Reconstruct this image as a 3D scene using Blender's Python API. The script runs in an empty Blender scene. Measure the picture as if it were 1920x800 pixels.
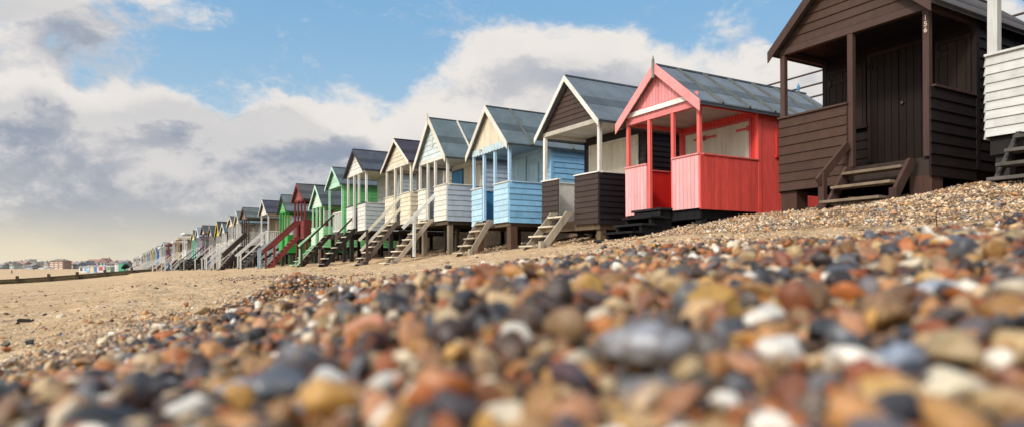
import bpy, bmesh, math, random
import numpy as np
from mathutils import Vector, Matrix, noise as mnoise

random.seed(7)
rng = np.random.default_rng(11)
scene = bpy.context.scene
COL = scene.collection
R = math.radians

# ------------------------------------------------------------------ camera
F = 1250.0                       # focal length in photo pixels (1920 wide)
YAW = math.atan((960 - 240) / F)
SA, CA = math.sin(YAW), math.cos(YAW)
cam_d = bpy.data.cameras.new('camera')
cam_d.sensor_width = 36.0
cam_d.lens = F / 1920 * 36.0
cam_d.shift_y = 100 / 1920
cam_d.clip_start = 0.02
cam_d.clip_end = 6000
cam_d.dof.use_dof = True
cam_d.dof.focus_distance = 13.0
cam_d.dof.aperture_fstop = cam_d.lens / 1000 / 0.0097
cam = bpy.data.objects.new('camera', cam_d)
COL.objects.link(cam)
cam.location = (0, 0, 0)
cam.rotation_euler = (R(90), 0, -YAW)
scene.camera = cam
scene.view_settings.view_transform = 'Standard'
scene.view_settings.look = 'None'
scene.view_settings.exposure = 0
scene.view_settings.gamma = 1

def P(px, py, s):
    """survey point: direction read off the photo, s metres along the view axis"""
    t = (px - 960) / F
    return (s * (SA + t * CA), s * (CA - t * SA), s * (500 - py) / F)

# ------------------------------------------------------------------ node helpers
def nd(nt, typ, **kw):
    n = nt.nodes.new(typ)
    for k, v in kw.items():
        if k.startswith('i_'):
            key = k[2:]
            n.inputs[int(key) if key.isdigit() else key].default_value = v
        else:
            setattr(n, k, v)
    return n

def math_n(nt, op, a, b=None, c=None, clamp=False):
    n = nt.nodes.new('ShaderNodeMath'); n.operation = op; n.use_clamp = clamp
    for i, v in enumerate((a, b, c)):
        if v is None: continue
        if isinstance(v, (int, float)): n.inputs[i].default_value = v
        else: nt.links.new(v, n.inputs[i])
    return n.outputs[0]

def mixc(nt, fac, a, b, blend='MIX'):
    n = nt.nodes.new('ShaderNodeMix'); n.data_type = 'RGBA'; n.blend_type = blend
    n.clamp_factor = True
    for sock, v in ((n.inputs['Factor'], fac), (n.inputs[6], a), (n.inputs[7], b)):
        if isinstance(v, (int, float)): sock.default_value = v
        elif isinstance(v, (tuple, list)): sock.default_value = (*v[:3], 1)
        else: nt.links.new(v, sock)
    return n.outputs[2]

def smooth(nt, v, lo, hi, a=0.0, b=1.0):
    n = nt.nodes.new('ShaderNodeMapRange'); n.interpolation_type = 'SMOOTHSTEP'
    nt.links.new(v, n.inputs[0])
    n.inputs[1].default_value = lo; n.inputs[2].default_value = hi
    n.inputs[3].default_value = a; n.inputs[4].default_value = b
    return n.outputs[0]

def noise_n(nt, vec, scale, detail=4, rough=.55, dist=0.0):
    n = nt.nodes.new('ShaderNodeTexNoise')
    n.inputs['Scale'].default_value = scale
    n.inputs['Detail'].default_value = detail
    n.inputs['Roughness'].default_value = rough
    n.inputs['Distortion'].default_value = dist
    if vec is not None: nt.links.new(vec, n.inputs['Vector'])
    return n

def new_mat(name):
    m = bpy.data.materials.new(name); m.use_nodes = True
    nt = m.node_tree
    bs = nt.nodes['Principled BSDF']
    return m, nt, bs

def stretch(nt, vec, sc):
    n = nt.nodes.new('ShaderNodeMapping'); n.inputs['Scale'].default_value = sc
    nt.links.new(vec, n.inputs['Vector'])
    return n.outputs[0]

_mats = {}
def paint(color, wear=.25, grain='h', rough=.5, under=(.22, .17, .12), grime=.5, tint=.16):
    """painted or weathered boards: per-board tint, streaks, flaking, grain relief"""
    key = ('paint', tuple(color), wear, grain, rough, under, grime, tint)
    if key in _mats: return _mats[key]
    m, nt, bs = new_mat('painted_wood')
    L = nt.links
    tc = nt.nodes.new('ShaderNodeTexCoord').outputs['Object']
    oi = nt.nodes.new('ShaderNodeObjectInfo')
    at = nd(nt, 'ShaderNodeAttribute', attribute_name='tint').outputs['Fac']
    off = nt.nodes.new('ShaderNodeVectorMath'); off.operation = 'ADD'
    L.new(tc, off.inputs[0])
    cmb = nt.nodes.new('ShaderNodeCombineXYZ')
    L.new(math_n(nt, 'MULTIPLY', oi.outputs['Random'], 37.0), cmb.inputs[0])
    L.new(math_n(nt, 'MULTIPLY', at, 19.0), cmb.inputs[1])
    L.new(cmb.outputs[0], off.inputs[1])
    v = off.outputs[0]
    sc = (2.2, 2.2, 38) if grain == 'h' else (38, 38, 2.2)
    fine = noise_n(nt, stretch(nt, v, sc), 1.6, 5, .65)
    blot = noise_n(nt, v, 2.3, 4, .6)
    run = noise_n(nt, stretch(nt, v, (9, 9, .8)), 1.0, 4, .6)      # rain streaks
    # brightness
    b = math_n(nt, 'ADD', math_n(nt, 'MULTIPLY', at, tint), 1 - tint / 2)
    b = math_n(nt, 'MULTIPLY', b, smooth(nt, blot.outputs[0], .25, .8, 1 - .22 * grime, 1.06))
    b = math_n(nt, 'MULTIPLY', b, smooth(nt, run.outputs[0], .3, .6, 1 - .24 * grime, 1.0))
    b = math_n(nt, 'MULTIPLY', b, smooth(nt, fine.outputs[0], .25, .6, .86, 1.02))
    c = mixc(nt, 1.0, color, b, 'MULTIPLY')
    # flaking
    fl = noise_n(nt, stretch(nt, v, (sc[0] * 2, sc[1] * 2, sc[2] * .6)), 1.4, 6, .75)
    fmask = smooth(nt, math_n(nt, 'ADD', fl.outputs[0], math_n(nt, 'MULTIPLY', blot.outputs[0], .35)), .97 - wear * .42, 1.03 - wear * .36)
    c = mixc(nt, math_n(nt, 'MULTIPLY', fmask, .85), c, under)
    L.new(c, bs.inputs['Base Color'])
    L.new(smooth(nt, fine.outputs[0], .2, .8, rough - .08, rough + .2), bs.inputs['Roughness'])
    bs.inputs['Specular IOR Level'].default_value = .32 if max(color) > .12 else .14
    bp = nt.nodes.new('ShaderNodeBump'); bp.inputs['Strength'].default_value = .35; bp.inputs['Distance'].default_value = .004
    L.new(fine.outputs[0], bp.inputs['Height']); L.new(bp.outputs[0], bs.inputs['Normal'])
    _mats[key] = m
    return m

def wood(color, grain='h', wear=.0, tint=.5):
    return paint(color, wear, grain, .75, tuple(x * 1.7 + .02 for x in color), 1.0, tint)

def felt(color):
    key = ('felt', color)
    if key in _mats: return _mats[key]
    m, nt, bs = new_mat('roof_felt'); L = nt.links
    tc = nt.nodes.new('ShaderNodeTexCoord').outputs['Object']
    oi = nt.nodes.new('ShaderNodeObjectInfo')
    av = nt.nodes.new('ShaderNodeVectorMath'); av.operation = 'ADD'
    L.new(tc, av.inputs[0]); L.new(oi.outputs['Location'], av.inputs[1])
    v = av.outputs[0]
    big = noise_n(nt, v, 1.7, 5, .65, .6)
    run = noise_n(nt, stretch(nt, v, (7, 1.2, 1.2)), 1.2, 5, .6)
    fine = noise_n(nt, v, 160, 3, .6)
    c = mixc(nt, smooth(nt, big.outputs[0], .3, .7), tuple(x * .84 for x in color), tuple(min(1, x * 1.12 + .005) for x in color))
    c = mixc(nt, smooth(nt, run.outputs[0], .45, .75, 0, .28), c, (color[0] * 1.4 + .02, color[1] * 1.4 + .02, color[2] * 1.25 + .01))
    c = mixc(nt, 1.0, c, smooth(nt, fine.outputs[0], .3, .7, .75, 1.2), 'MULTIPLY')
    L.new(c, bs.inputs['Base Color']); bs.inputs['Roughness'].default_value = .8
    bs.inputs['Specular IOR Level'].default_value = .3
    bp = nt.nodes.new('ShaderNodeBump'); bp.inputs['Strength'].default_value = .5; bp.inputs['Distance'].default_value = .006
    hsum = math_n(nt, 'ADD', math_n(nt, 'MULTIPLY', fine.outputs[0], .4), big.outputs[0])
    L.new(hsum, bp.inputs['Height']); L.new(bp.outputs[0], bs.inputs['Normal'])
    _mats[key] = m
    return m

def plain(name, color, rough=.6, metal=0.0, var=.25, scale=8):
    key = (name, color, rough)
    if key in _mats: return _mats[key]
    m, nt, bs = new_mat(name); L = nt.links
    tc = nt.nodes.new('ShaderNodeTexCoord').outputs['Object']
    nz = noise_n(nt, tc, scale, 4, .6)
    c = mixc(nt, 1.0, color, smooth(nt, nz.outputs[0], .25, .75, 1 - var, 1 + var * .5), 'MULTIPLY')
    L.new(c, bs.inputs['Base Color']); bs.inputs['Roughness'].default_value = rough; bs.inputs['Metallic'].default_value = metal
    _mats[key] = m
    return m

# ------------------------------------------------------------------ mesh builder
class MB:
    def __init__(s): s.v = []; s.f = []; s.t = []
    def hexa(s, p, tint=None):
        """8 points: 0-3 bottom loop, 4-7 top loop"""
        n = len(s.v); s.v += [tuple(q) for q in p]
        s.f += [(n, n+3, n+2, n+1), (n+4, n+5, n+6, n+7)] + [(n+i, n+(i+1) % 4, n+4+(i+1) % 4, n+4+i) for i in range(4)]
        s.t += [random.random() if tint is None else tint] * 8
        return s
    def box(s, x0, x1, y0, y1, z0, z1, tint=None):
        return s.hexa([(x0,y0,z0),(x1,y0,z0),(x1,y1,z0),(x0,y1,z0),(x0,y0,z1),(x1,y0,z1),(x1,y1,z1),(x0,y1,z1)], tint)
    def bar(s, p, q, w, h, up=(0, 0, 1), tint=None):
        """rectangular bar from p to q; w across, h along up"""
        p, q = Vector(p), Vector(q); d = (q - p).normalized()
        a = d.cross(Vector(up))
        if a.length < 1e-5: a = d.cross(Vector((1, 0, 0)))
        a.normalize(); b = a.cross(d).normalized()
        a *= w / 2; b *= h / 2
        return s.hexa([p-a-b, p+a-b, p+a+b, p-a+b, q-a-b, q+a-b, q+a+b, q-a+b], tint)
    def tube(s, p, q, r0, r1=None, n=8, tint=.5):
        r1 = r0 if r1 is None else r1
        p, q = Vector(p), Vector(q); d = (q - p).normalized()
        a = d.orthogonal().normalized(); b = d.cross(a)
        k = len(s.v)
        for c, r in ((p, r0), (q, r1)):
            for i in range(n):
                th = 2 * math.pi * i / n
                s.v.append(tuple(c + a * math.cos(th) * r + b * math.sin(th) * r))
        s.f += [(k+i, k+(i+1) % n, k+n+(i+1) % n, k+n+i) for i in range(n)]
        s.f += [tuple(k+n-1-i for i in range(n)), tuple(k+n+i for i in range(n))]
        s.t += [tint] * (2 * n)
        return s
    def poly(s, pts, n, th, tint=None):
        """flat polygon extruded by th along n"""
        k = len(s.v); m = len(pts); n = Vector(n)
        s.v += [tuple(Vector(p)) for p in pts] + [tuple(Vector(p) + n * th) for p in pts]
        s.f += [tuple(k+m-1-i for i in range(m)), tuple(k+m+i for i in range(m))] + [(k+i, k+(i+1) % m, k+m+(i+1) % m, k+m+i) for i in range(m)]
        s.t += [random.random() if tint is None else tint] * (2 * m)
        return s
    def obj(s, name, mat, parent=None, bevel=0, smooth_=False):
        me = bpy.data.meshes.new(name); me.from_pydata(s.v, [], s.f); me.update()
        bm = bmesh.new(); bm.from_mesh(me); bmesh.ops.recalc_face_normals(bm, faces=bm.faces); bm.to_mesh(me); bm.free()
        a = me.attributes.new('tint', 'FLOAT', 'POINT'); a.data.foreach_set('value', s.t)
        if mat: me.materials.append(mat)
        if smooth_:
            for p in me.polygons: p.use_smooth = True
        o = bpy.data.objects.new(name, me); COL.objects.link(o)
        if parent: o.parent = parent
        if bevel:
            b = o.modifiers.new('bevel', 'BEVEL'); b.width = bevel; b.segments = 2; b.limit_method = 'ANGLE'; b.angle_limit = R(40)
        return o

def clad(mb, o, a, n, L, z0, z1, style='h', bw=.13, lo=None, top=None):
    """boards on a vertical face. o: corner at z=0, a: unit along, n: unit outward.
    lo(z)->(l0,l1) bounds for horizontal boards; top(l)->z for vertical boards"""
    o, a, n = Vector(o), Vector(a), Vector(n); U = Vector((0, 0, 1))
    if style == 'h':
        k = max(1, round((z1 - z0) / bw)); h = (z1 - z0) / k
        for i in range(k):
            zb, zt = z0 + i * h, z0 + (i + 1) * h
            b0, b1 = lo(zb) if lo else (0, L)
            t0, t1 = lo(zt - .001) if lo else (0, L)
            if b1 - b0 < .01: continue
            dn, up = .032 + random.uniform(-.001, .002), .015
            A = lambda l, z, d: o + a * l + U * z + n * d
            mb.hexa([A(b0, zb, 0), A(b1, zb, 0), A(b1, zb, dn), A(b0, zb, dn), A(t0, zt, 0), A(t1, zt, 0), A(t1, zt, up), A(t0, zt, up)])
    else:
        k = max(1, round(L / bw)); w = L / k
        for i in range(k):
            l0, l1 = i * w, (i + 1) * w
            A = lambda l, z, d: o + a * l + U * z + n * d
            for (g, d0, d1) in ((0, 0, .012), (.004, .012, .026)):
                m0, m1 = l0 + g, l1 - g
                za, zb = (top(m0), top(m1)) if top else (z1, z1)
                za, zb = max(za, z0 + .002), max(zb, z0 + .002)
                if max(za, zb) - z0 < .01: continue
                mid = (m0 + m1) / 2
                zm = top(mid) if top else z1
                if top and zm > max(za, zb) + .005:      # ridge board: split at the peak
                    tt = random.random()
                    mb.hexa([A(m0, z0, d0), A(mid, z0, d0), A(mid, z0, d1), A(m0, z0, d1), A(m0, za, d0), A(mid, zm, d0), A(mid, zm, d1), A(m0, za, d1)], tt)
                    mb.hexa([A(mid, z0, d0), A(m1, z0, d0), A(m1, z0, d1), A(mid, z0, d1), A(mid, zm, d0), A(m1, zb, d0), A(m1, zb, d1), A(mid, zm, d1)], tt)
                else:
                    mb.hexa([A(m0, z0, d0), A(m1, z0, d0), A(m1, z0, d1), A(m0, z0, d1), A(m0, za, d0), A(m1, zb, d0), A(m1, zb, d1), A(m0, za, d1)])
    return mb

def empty(name, loc, rz=0, label=None, cat=None, group=None):
    o = bpy.data.objects.new(name, None); COL.objects.link(o)
    o.location = loc; o.rotation_euler = (0, 0, rz); o.empty_display_size = .2
    tag(o, label, cat, group)
    return o

def tag(o, label=None, cat=None, group=None, kind=None):
    if label: o['label'] = label
    if cat: o['category'] = cat
    if group: o['group'] = group
    if kind: o['kind'] = kind
    return o

# ------------------------------------------------------------------ terrain height
def XF(y):
    y = np.asarray(y, float)
    q = np.clip(y - 12, 0, 58)
    return 8.4 - .0006 * q * q - .068 * np.clip(y - 70, 0, None)

ctl = [P(*p) for p in [
    # shingle bank the camera lies on
    (960,800,.42),(960,720,.50),(960,640,.60),(960,560,.9),(960,520,1.3),(960,507,2.4),
    (500,800,.44),(500,750,.55),(500,690,.8),(500,618,1.5),(500,577,2.9),(545,548,3.2),
    (700,640,.75),(700,575,1.3),(700,547,2.4),(700,538,3.3),(850,521,3.0),
    (0,800,.50),(0,765,.8),(0,728,1.4),(0,705,1.8),(0,690,2.4),(0,640,3.8),(0,600,6),(0,566,12),(0,548,28),(0,532,84),
    (250,760,.6),(250,690,1.2),(250,643,2.0),(250,622,2.6),(250,570,5.5),(250,535,15),(247,520,50),(247,511.5,92),
    (400,640,1.5),(400,602,2.5),(400,588,3.4),(400,560,5.5),(400,522,18),(420,506,65),(400,510,40),
    (1200,760,.45),(1200,660,.58),(1200,570,.85),(1200,516,1.5),(1200,481,2.6),(1240,466,3.4),
    (1500,760,.44),(1500,640,.6),(1500,540,.95),(1500,484,1.6),(1500,460,2.6),
    (1700,740,.44),(1700,600,.62),(1700,510,1.0),(1700,460,1.5),(1700,441,2.0),(1700,446,2.8),
    (1900,720,.44),(1900,580,.65),(1900,490,1.05),(1900,440,1.6),(1900,436,2.2),
    # sand behind the bank
    (545,555,4.0),(545,535,6.5),(545,514,16),(700,527,4.5),(700,519,7),(700,509,13),(700,500,20),
    (880,504,5),(900,490,9.5),(1000,489,4.6),(1000,482,7),(1100,470,6),(1240,460,4.4),(1240,448,6.5),(1480,452,4.0),(1480,436,5.5),
    (1700,436,4.0),(1900,425,3.4),(1900,385,5.2),(1650,400,6.0),(1350,430,8.5),
    (1918,338,7.2),
]]
ctl += [(x, y, z) for x, y, z in [
    (7.7,4.8,.74),(7.5,9.2,.42),(7.3,12,.37),(7.6,15.9,.28),(6.75,19.5,.05),(6.7,22.5,.03),(6.4,27,.0),(6.2,35,-.05),(6.0,45,-.12),
    (8.4,4.4,.90),(8.4,6.7,.78),(8.5,8.4,.74),(8.3,10.9,.54),(8.4,14.7,.43),(8.3,18.5,.36),(8.1,25,.27),(7.9,35,.14),(7.6,50,.0),(6.6,70,-.15),(4.0,105,-.5),(.2,160,-1.1),
    (10.5,4.5,1.15),(10.5,8.3,1.0),(10.5,14,.75),(10.4,22,.6),(10.2,35,.45),(9.8,50,.3),(8.6,70,.1),
    (12.5,4,1.45),(12.5,14,1.1),(12.3,30,.9),(11,60,.4),(8,105,-.2),
    (4.5,22,-.12),(3,35,-.3),(1,60,-.7),(4.5,60,-.3),(-4,60,-1.35),(-10,60,-1.75),(-6,30,-1.1),(-12,30,-1.6),(-8,12,-.9),(-3,4,-.5),(-6,2,-.75),
    (-2,-1,-.3),(0,-.5,-.11),(1,-1,-.05),(3,-2,.1),(6,0,.55),(9,0,1.1),(-12,-8,-1.5),(0,-10,-.4),(10,-12,1.2),(-40,-10,-5),(-60,60,-5.5),(-35,20,-3.4),
    (-14,104,-2.2),(-17,113,-2.45),(-33,200,-3.2),(-28,180,-3.15),(-40,226,-3.3),(-50,300,-1.85),(-40,262,-2.5),(-10,225,-1.9),(0,300,-1.6),(-15,330,-1.6),
    (-75,420,-1.35),(-40,420,-1.3),(0,420,-1.3),(40,420,-1.2),(-120,420,-1.5),(-100,330,-2.5),(-90,260,-4),(-200,430,-2.5),
    (-80,700,-1.2),(0,700,-1.2),(60,300,-.6),(60,120,.4),(40,40,1.5),(40,0,1.8),(200,200,1),(300,900,0),(-300,1200,-1.5),(0,1800,-1),(900,400,1),
    (-300,0,-12),(-400,400,-12),(-15,150,-2.75),(-6,150,-1.75),
]]
ctl = np.array(ctl)
WS = .6
def warp(x, y): return np.stack([np.arcsinh(np.asarray(x) / WS), np.arcsinh(np.asarray(y) / WS)], -1)
_c = warp(ctl[:, 0], ctl[:, 1]); _n = len(_c)
_d = np.linalg.norm(_c[:, None] - _c[None], axis=-1)
_A = np.zeros((_n + 3, _n + 3)); _A[:_n, :_n] = -_d - np.eye(_n) * -.004
_A[:_n, :_n] = -_d + np.eye(_n) * .004
_A[:_n, _n] = 1; _A[:_n, _n+1:] = _c; _A[_n, :_n] = 1; _A[_n+1:, :_n] = _c.T
_w = np.linalg.solve(_A, np.concatenate([ctl[:, 2], np.zeros(3)]))

def vnoise(x, y, s, seed=0):
    """cheap smooth value noise, vectorised"""
    x = np.asarray(x) / s + seed * 17.3; y = np.asarray(y) / s + seed * 9.1
    xi, yi = np.floor(x), np.floor(y); fx, fy = x - xi, y - yi
    fx, fy = fx*fx*(3-2*fx), fy*fy*(3-2*fy)
    def h(a, b):
        v = np.sin(a * 127.1 + b * 311.7 + seed * 74.7) * 43758.5453
        return v - np.floor(v)
    return (h(xi, yi)*(1-fx)+h(xi+1, yi)*fx)*(1-fy) + (h(xi, yi+1)*(1-fx)+h(xi+1, yi+1)*fx)*fy - .5

def height(x, y):
    x = np.atleast_1d(np.asarray(x, float)); y = np.atleast_1d(np.asarray(y, float))
    out = np.empty(x.size); xf, yf = x.ravel(), y.ravel()
    for i in range(0, x.size, 40000):
        q = warp(xf[i:i+40000], yf[i:i+40000])
        d = np.zeros((len(q), _n))
        d = np.sqrt(((q[:, None, :] - _c[None]) ** 2).sum(-1))
        out[i:i+40000] = -d @ _w[:_n] + _w[_n] + q @ _w[_n+1:]
    z = out.reshape(x.shape)
    # promenade embankment behind the huts
    xr = x - XF(y) - 4.35
    e = np.clip(xr / .9, 0, 1); e = e*e*(3-2*e)
    plat = 3.45 - .025 * np.clip(y - 20, 0, 200)
    z = z * (1 - e) + np.maximum(plat, z) * e
    r = np.hypot(x, y)
    k = np.clip((r - 1.2) / 3, 0, 1) * (1 - e) * np.clip((120 - r) / 60, 0, 1)
    z = z + k * (.04 * vnoise(x, y, 1.1, 1) + .045 * vnoise(x, y, .42, 2) + .03 * vnoise(x, y, .19, 3) + .02 * vnoise(x, y, .10, 4))
    z = z + .02 * np.clip(r / .6, .2, 1) * np.clip((6 - r) / 3, 0, 1) * vnoise(x, y, .33, 5)
    return z

def hz(x, y): return float(height(x, y)[0])

# bank outline (coarse shingle) on the ground
bank = [P(*p)[:2] for p in [(-90,735,1.35),(0,716,1.55),(150,684,1.65),(250,660,1.8),(400,618,2.2),(500,582,2.7),(530,550,3.4),(600,545,3.4),(700,528,3.3),(850,510,3.3),(1000,489,3.4),(1240,455,3.6),(1480,452,3.5),(1700,442,3.2),(1900,434,3.2),(2150,420,3.0)]]
bank += [(2.6, -.6), (0, -.9), (-.9, -.3)]
bank = np.array(bank)
def bank_dist(x, y):
    """signed distance to the bank outline, positive inside"""
    x = np.asarray(x, float); y = np.asarray(y, float)
    inside = np.zeros(x.shape, bool); dmin = np.full(x.shape, 1e9)
    for i in range(len(bank)):
        x0, y0 = bank[i]; x1, y1 = bank[(i+1) % len(bank)]
        c = ((y0 > y) != (y1 > y)) & (x < (x1-x0) * (y-y0) / (y1-y0+1e-12) + x0)
        inside ^= c
        t = np.clip(((x-x0)*(x1-x0)+(y-y0)*(y1-y0)) / ((x1-x0)**2+(y1-y0)**2), 0, 1)
        dmin = np.minimum(dmin, np.hypot(x-x0-t*(x1-x0), y-y0-t*(y1-y0)))
    return np.where(inside, dmin, -dmin)

def shingle_amount(x, y):
    """0 sand .. 1 fine shingle, away from the bank"""
    x = np.asarray(x, float); y = np.asarray(y, float)
    n = vnoise(x, y, 1.3, 8) * 1.0 + vnoise(x, y, .4, 9) * .5
    edge = 4.0 + .42 * np.clip(y - 3, 0, 4) + .5 * np.clip(y - 7, 0, 200)     # foot of the heap the huts stand on
    edge = np.minimum(edge, XF(y) - .35)
    hut = np.clip((x - edge + n * .7) / .7, 0, 1)
    strip = np.exp(-((x - 2.2 - .02 * y + n) / .9) ** 2) * np.clip((y - 3) / 2, 0, 1) * np.clip((26 - y) / 14, 0, 1) * np.clip(.35 + (y - 7) / 4, .1, 1) * .7
    left = np.exp(-np.clip(-bank_dist(x, y), 0, 9) / .85) * .95
    return np.clip(np.maximum(np.maximum(hut, strip + n * .3 * strip), left), 0, 1)

# ------------------------------------------------------------------ ground sheet
def axis(lo, hi, n, c0, k):
    u = np.linspace(math.asinh((lo - c0) / k), math.asinh((hi - c0) / k), n)
    return c0 + k * np.sinh(u)
gx = np.unique(np.concatenate([axis(-2500, 2500, 420, .8, .9), np.linspace(5, 13.5, 60), np.linspace(-7, 6, 190)]))
gy = np.unique(np.concatenate([axis(-1500, 4000, 440, 1.5, 1.2), np.linspace(6, 40, 120), np.linspace(1.8, 14, 200)]))
GX, GY = np.meshgrid(gx, gy, indexing='xy')
GZ = height(GX, GY)
nx, ny = len(gx), len(gy)
co = np.stack([GX, GY, GZ], -1).reshape(-1, 3)
idx = np.arange(nx * ny).reshape(ny, nx)
quads = np.stack([idx[:-1, :-1], idx[:-1, 1:], idx[1:, 1:], idx[1:, :-1]], -1).reshape(-1, 4)
me = bpy.data.meshes.new('beach_ground')
me.vertices.add(len(co)); me.vertices.foreach_set('co', co.ravel())
me.loops.add(quads.size); me.loops.foreach_set('vertex_index', quads.ravel())
me.polygons.add(len(quads)); me.polygons.foreach_set('loop_start', np.arange(0, quads.size, 4)); me.polygons.foreach_set('use_smooth', np.ones(len(quads), bool))
me.update(); me.validate()
sh = shingle_amount(GX, GY).ravel(); bk = np.clip(bank_dist(GX, GY) / .12 + .5, 0, 1).ravel()
a = me.attributes.new('shingle', 'FLOAT', 'POINT'); a.data.foreach_set('value', sh)
a = me.attributes.new('bank', 'FLOAT', 'POINT'); a.data.foreach_set('value', bk)
ground = bpy.data.objects.new('beach_ground', me); COL.objects.link(ground)
tag(ground, kind='structure')

PEB = [(.012,.011,.012),(.34,.10,.022),(.42,.27,.13),(.050,.052,.062),(.40,.145,.032),(.62,.52,.38),(.15,.048,.02),(.36,.19,.06),(.018,.017,.019),(.44,.21,.075),(.11,.115,.135),(.31,.09,.02),(.76,.71,.62),(.22,.115,.042),(.055,.026,.016),(.46,.25,.065),(.030,.030,.038),(.41,.20,.105),(.40,.28,.14),(.065,.07,.085),(.23,.066,.022),(.50,.35,.19),(.155,.08,.038),(.040,.027,.02),(.27,.16,.08),(.09,.05,.03)]
PEB2 = [(.58,.42,.26),(.40,.22,.10),(.68,.56,.40),(.20,.14,.10),(.52,.31,.15),(.76,.67,.53),(.44,.19,.07),(.26,.23,.21),(.60,.43,.25),(.11,.075,.055),(.54,.38,.23),(.47,.24,.09),(.66,.51,.33),(.26,.15,.08),(.14,.14,.16),(.58,.36,.18)]
def pebble_ramp(nt, fac, pal):
    r = nt.nodes.new('ShaderNodeValToRGB'); r.color_ramp.interpolation = 'CONSTANT'
    e = r.color_ramp.elements
    while len(e) < len(pal): e.new(.5)
    for i, c in enumerate(pal):
        e[i].position = i / len(pal)
    for i, c in enumerate(pal):
        e[i].color = (*c, 1)
    nt.links.new(fac, r.inputs[0])
    return r.outputs[0]

def ground_material():
    m, nt, bs = new_mat('sand_and_shingle'); L = nt.links
    geo = nt.nodes.new('ShaderNodeNewGeometry').outputs['Position']
    sa_ = nd(nt, 'ShaderNodeAttribute', attribute_name='shingle').outputs['Fac']
    ba_ = nd(nt, 'ShaderNodeAttribute', attribute_name='bank').outputs['Fac']
    big = noise_n(nt, geo, .55, 5, .6); mid = noise_n(nt, geo, 4.5, 5, .65, .3); fine = noise_n(nt, geo, 60, 4, .7)
    sand = mixc(nt, smooth(nt, big.outputs[0], .3, .7), (.64, .44, .25), (.78, .57, .36))
    sand = mixc(nt, smooth(nt, mid.outputs[0], .36, .66, 0, .75), sand, (.50, .33, .18))
    sand = mixc(nt, 1.0, sand, smooth(nt, fine.outputs[0], .25, .75, .78, 1.18), 'MULTIPLY')
    def cells(scale):
        v = nt.nodes.new('ShaderNodeTexVoronoi'); v.inputs['Scale'].default_value = scale; v.inputs['Randomness'].default_value = 1
        L.new(geo, v.inputs['Vector'])
        wn = nt.nodes.new('ShaderNodeTexWhiteNoise'); wn.noise_dimensions = '3D'; L.new(v.outputs['Color'], wn.inputs[0])
        return v, wn.outputs['Value']
    v1, r1 = cells(48); v2, r2 = cells(21)
    pal = [tuple(min(1, x * .95 + .05) for x in c) for c in PEB[1:] if max(c) > .1]
    c1 = pebble_ramp(nt, r1, pal); c2 = pebble_ramp(nt, r2, pal)
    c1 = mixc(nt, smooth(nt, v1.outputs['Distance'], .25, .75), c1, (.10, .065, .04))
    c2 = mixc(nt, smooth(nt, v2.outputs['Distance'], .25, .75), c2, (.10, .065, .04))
    spk = noise_n(nt, geo, 1.2, 3, .6)
    shg = mixc(nt, smooth(nt, spk.outputs[0], .45, .6), c1, c2)
    shg = mixc(nt, .22, shg, (.50, .33, .18))
    # sparse stones & shell flecks in the sand
    flk = math_n(nt, 'MULTIPLY', smooth(nt, v2.outputs['Distance'], .32, .22), smooth(nt, r2, .70, .72))
    flk1 = math_n(nt, 'MULTIPLY', smooth(nt, v1.outputs['Distance'], .38, .28), smooth(nt, r1, .62, .64))
    sand = mixc(nt, math_n(nt, 'MULTIPLY', flk1, .8), sand, c1)
    sand = mixc(nt, math_n(nt, 'MULTIPLY', flk, .85), sand, c2)
    col = mixc(nt, smooth(nt, math_n(nt, 'ADD', sa_, math_n(nt, 'MULTIPLY', math_n(nt, 'SUBTRACT', mid.outputs[0], .5), .7)), .3, .7), sand, shg)
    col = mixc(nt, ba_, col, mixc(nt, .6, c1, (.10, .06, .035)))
    L.new(col, bs.inputs['Base Color'])
    bs.inputs['Roughness'].default_value = .85; bs.inputs['Specular IOR Level'].default_value = .25
    fp = nt.nodes.new('ShaderNodeTexVoronoi'); fp.feature = 'SMOOTH_F1'; fp.inputs['Scale'].default_value = 2.6; fp.inputs['Smoothness'].default_value = .25
    L.new(stretch(nt, geo, (1, .62, 1)), fp.inputs['Vector'])
    foot = smooth(nt, fp.outputs['Distance'], .16, .34)
    hgt = math_n(nt, 'ADD', math_n(nt, 'MULTIPLY', mid.outputs[0], 2.2), math_n(nt, 'MULTIPLY', fine.outputs[0], .35))
    hgt = math_n(nt, 'ADD', hgt, math_n(nt, 'MULTIPLY', math_n(nt, 'SUBTRACT', 1.0, v1.outputs['Distance']), math_n(nt, 'ADD', math_n(nt, 'MULTIPLY', sa_, .7), .12)))
    hgt = math_n(nt, 'ADD', hgt, math_n(nt, 'MULTIPLY', flk, .5))
    hgt = math_n(nt, 'ADD', hgt, math_n(nt, 'MULTIPLY', foot, .8))
    bp = nt.nodes.new('ShaderNodeBump'); bp.inputs['Strength'].default_value = 1.0; bp.inputs['Distance'].default_value = .05
    L.new(hgt, bp.inputs['Height']); L.new(bp.outputs[0], bs.inputs['Normal'])
    return m
me.materials.append(ground_material())

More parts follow.
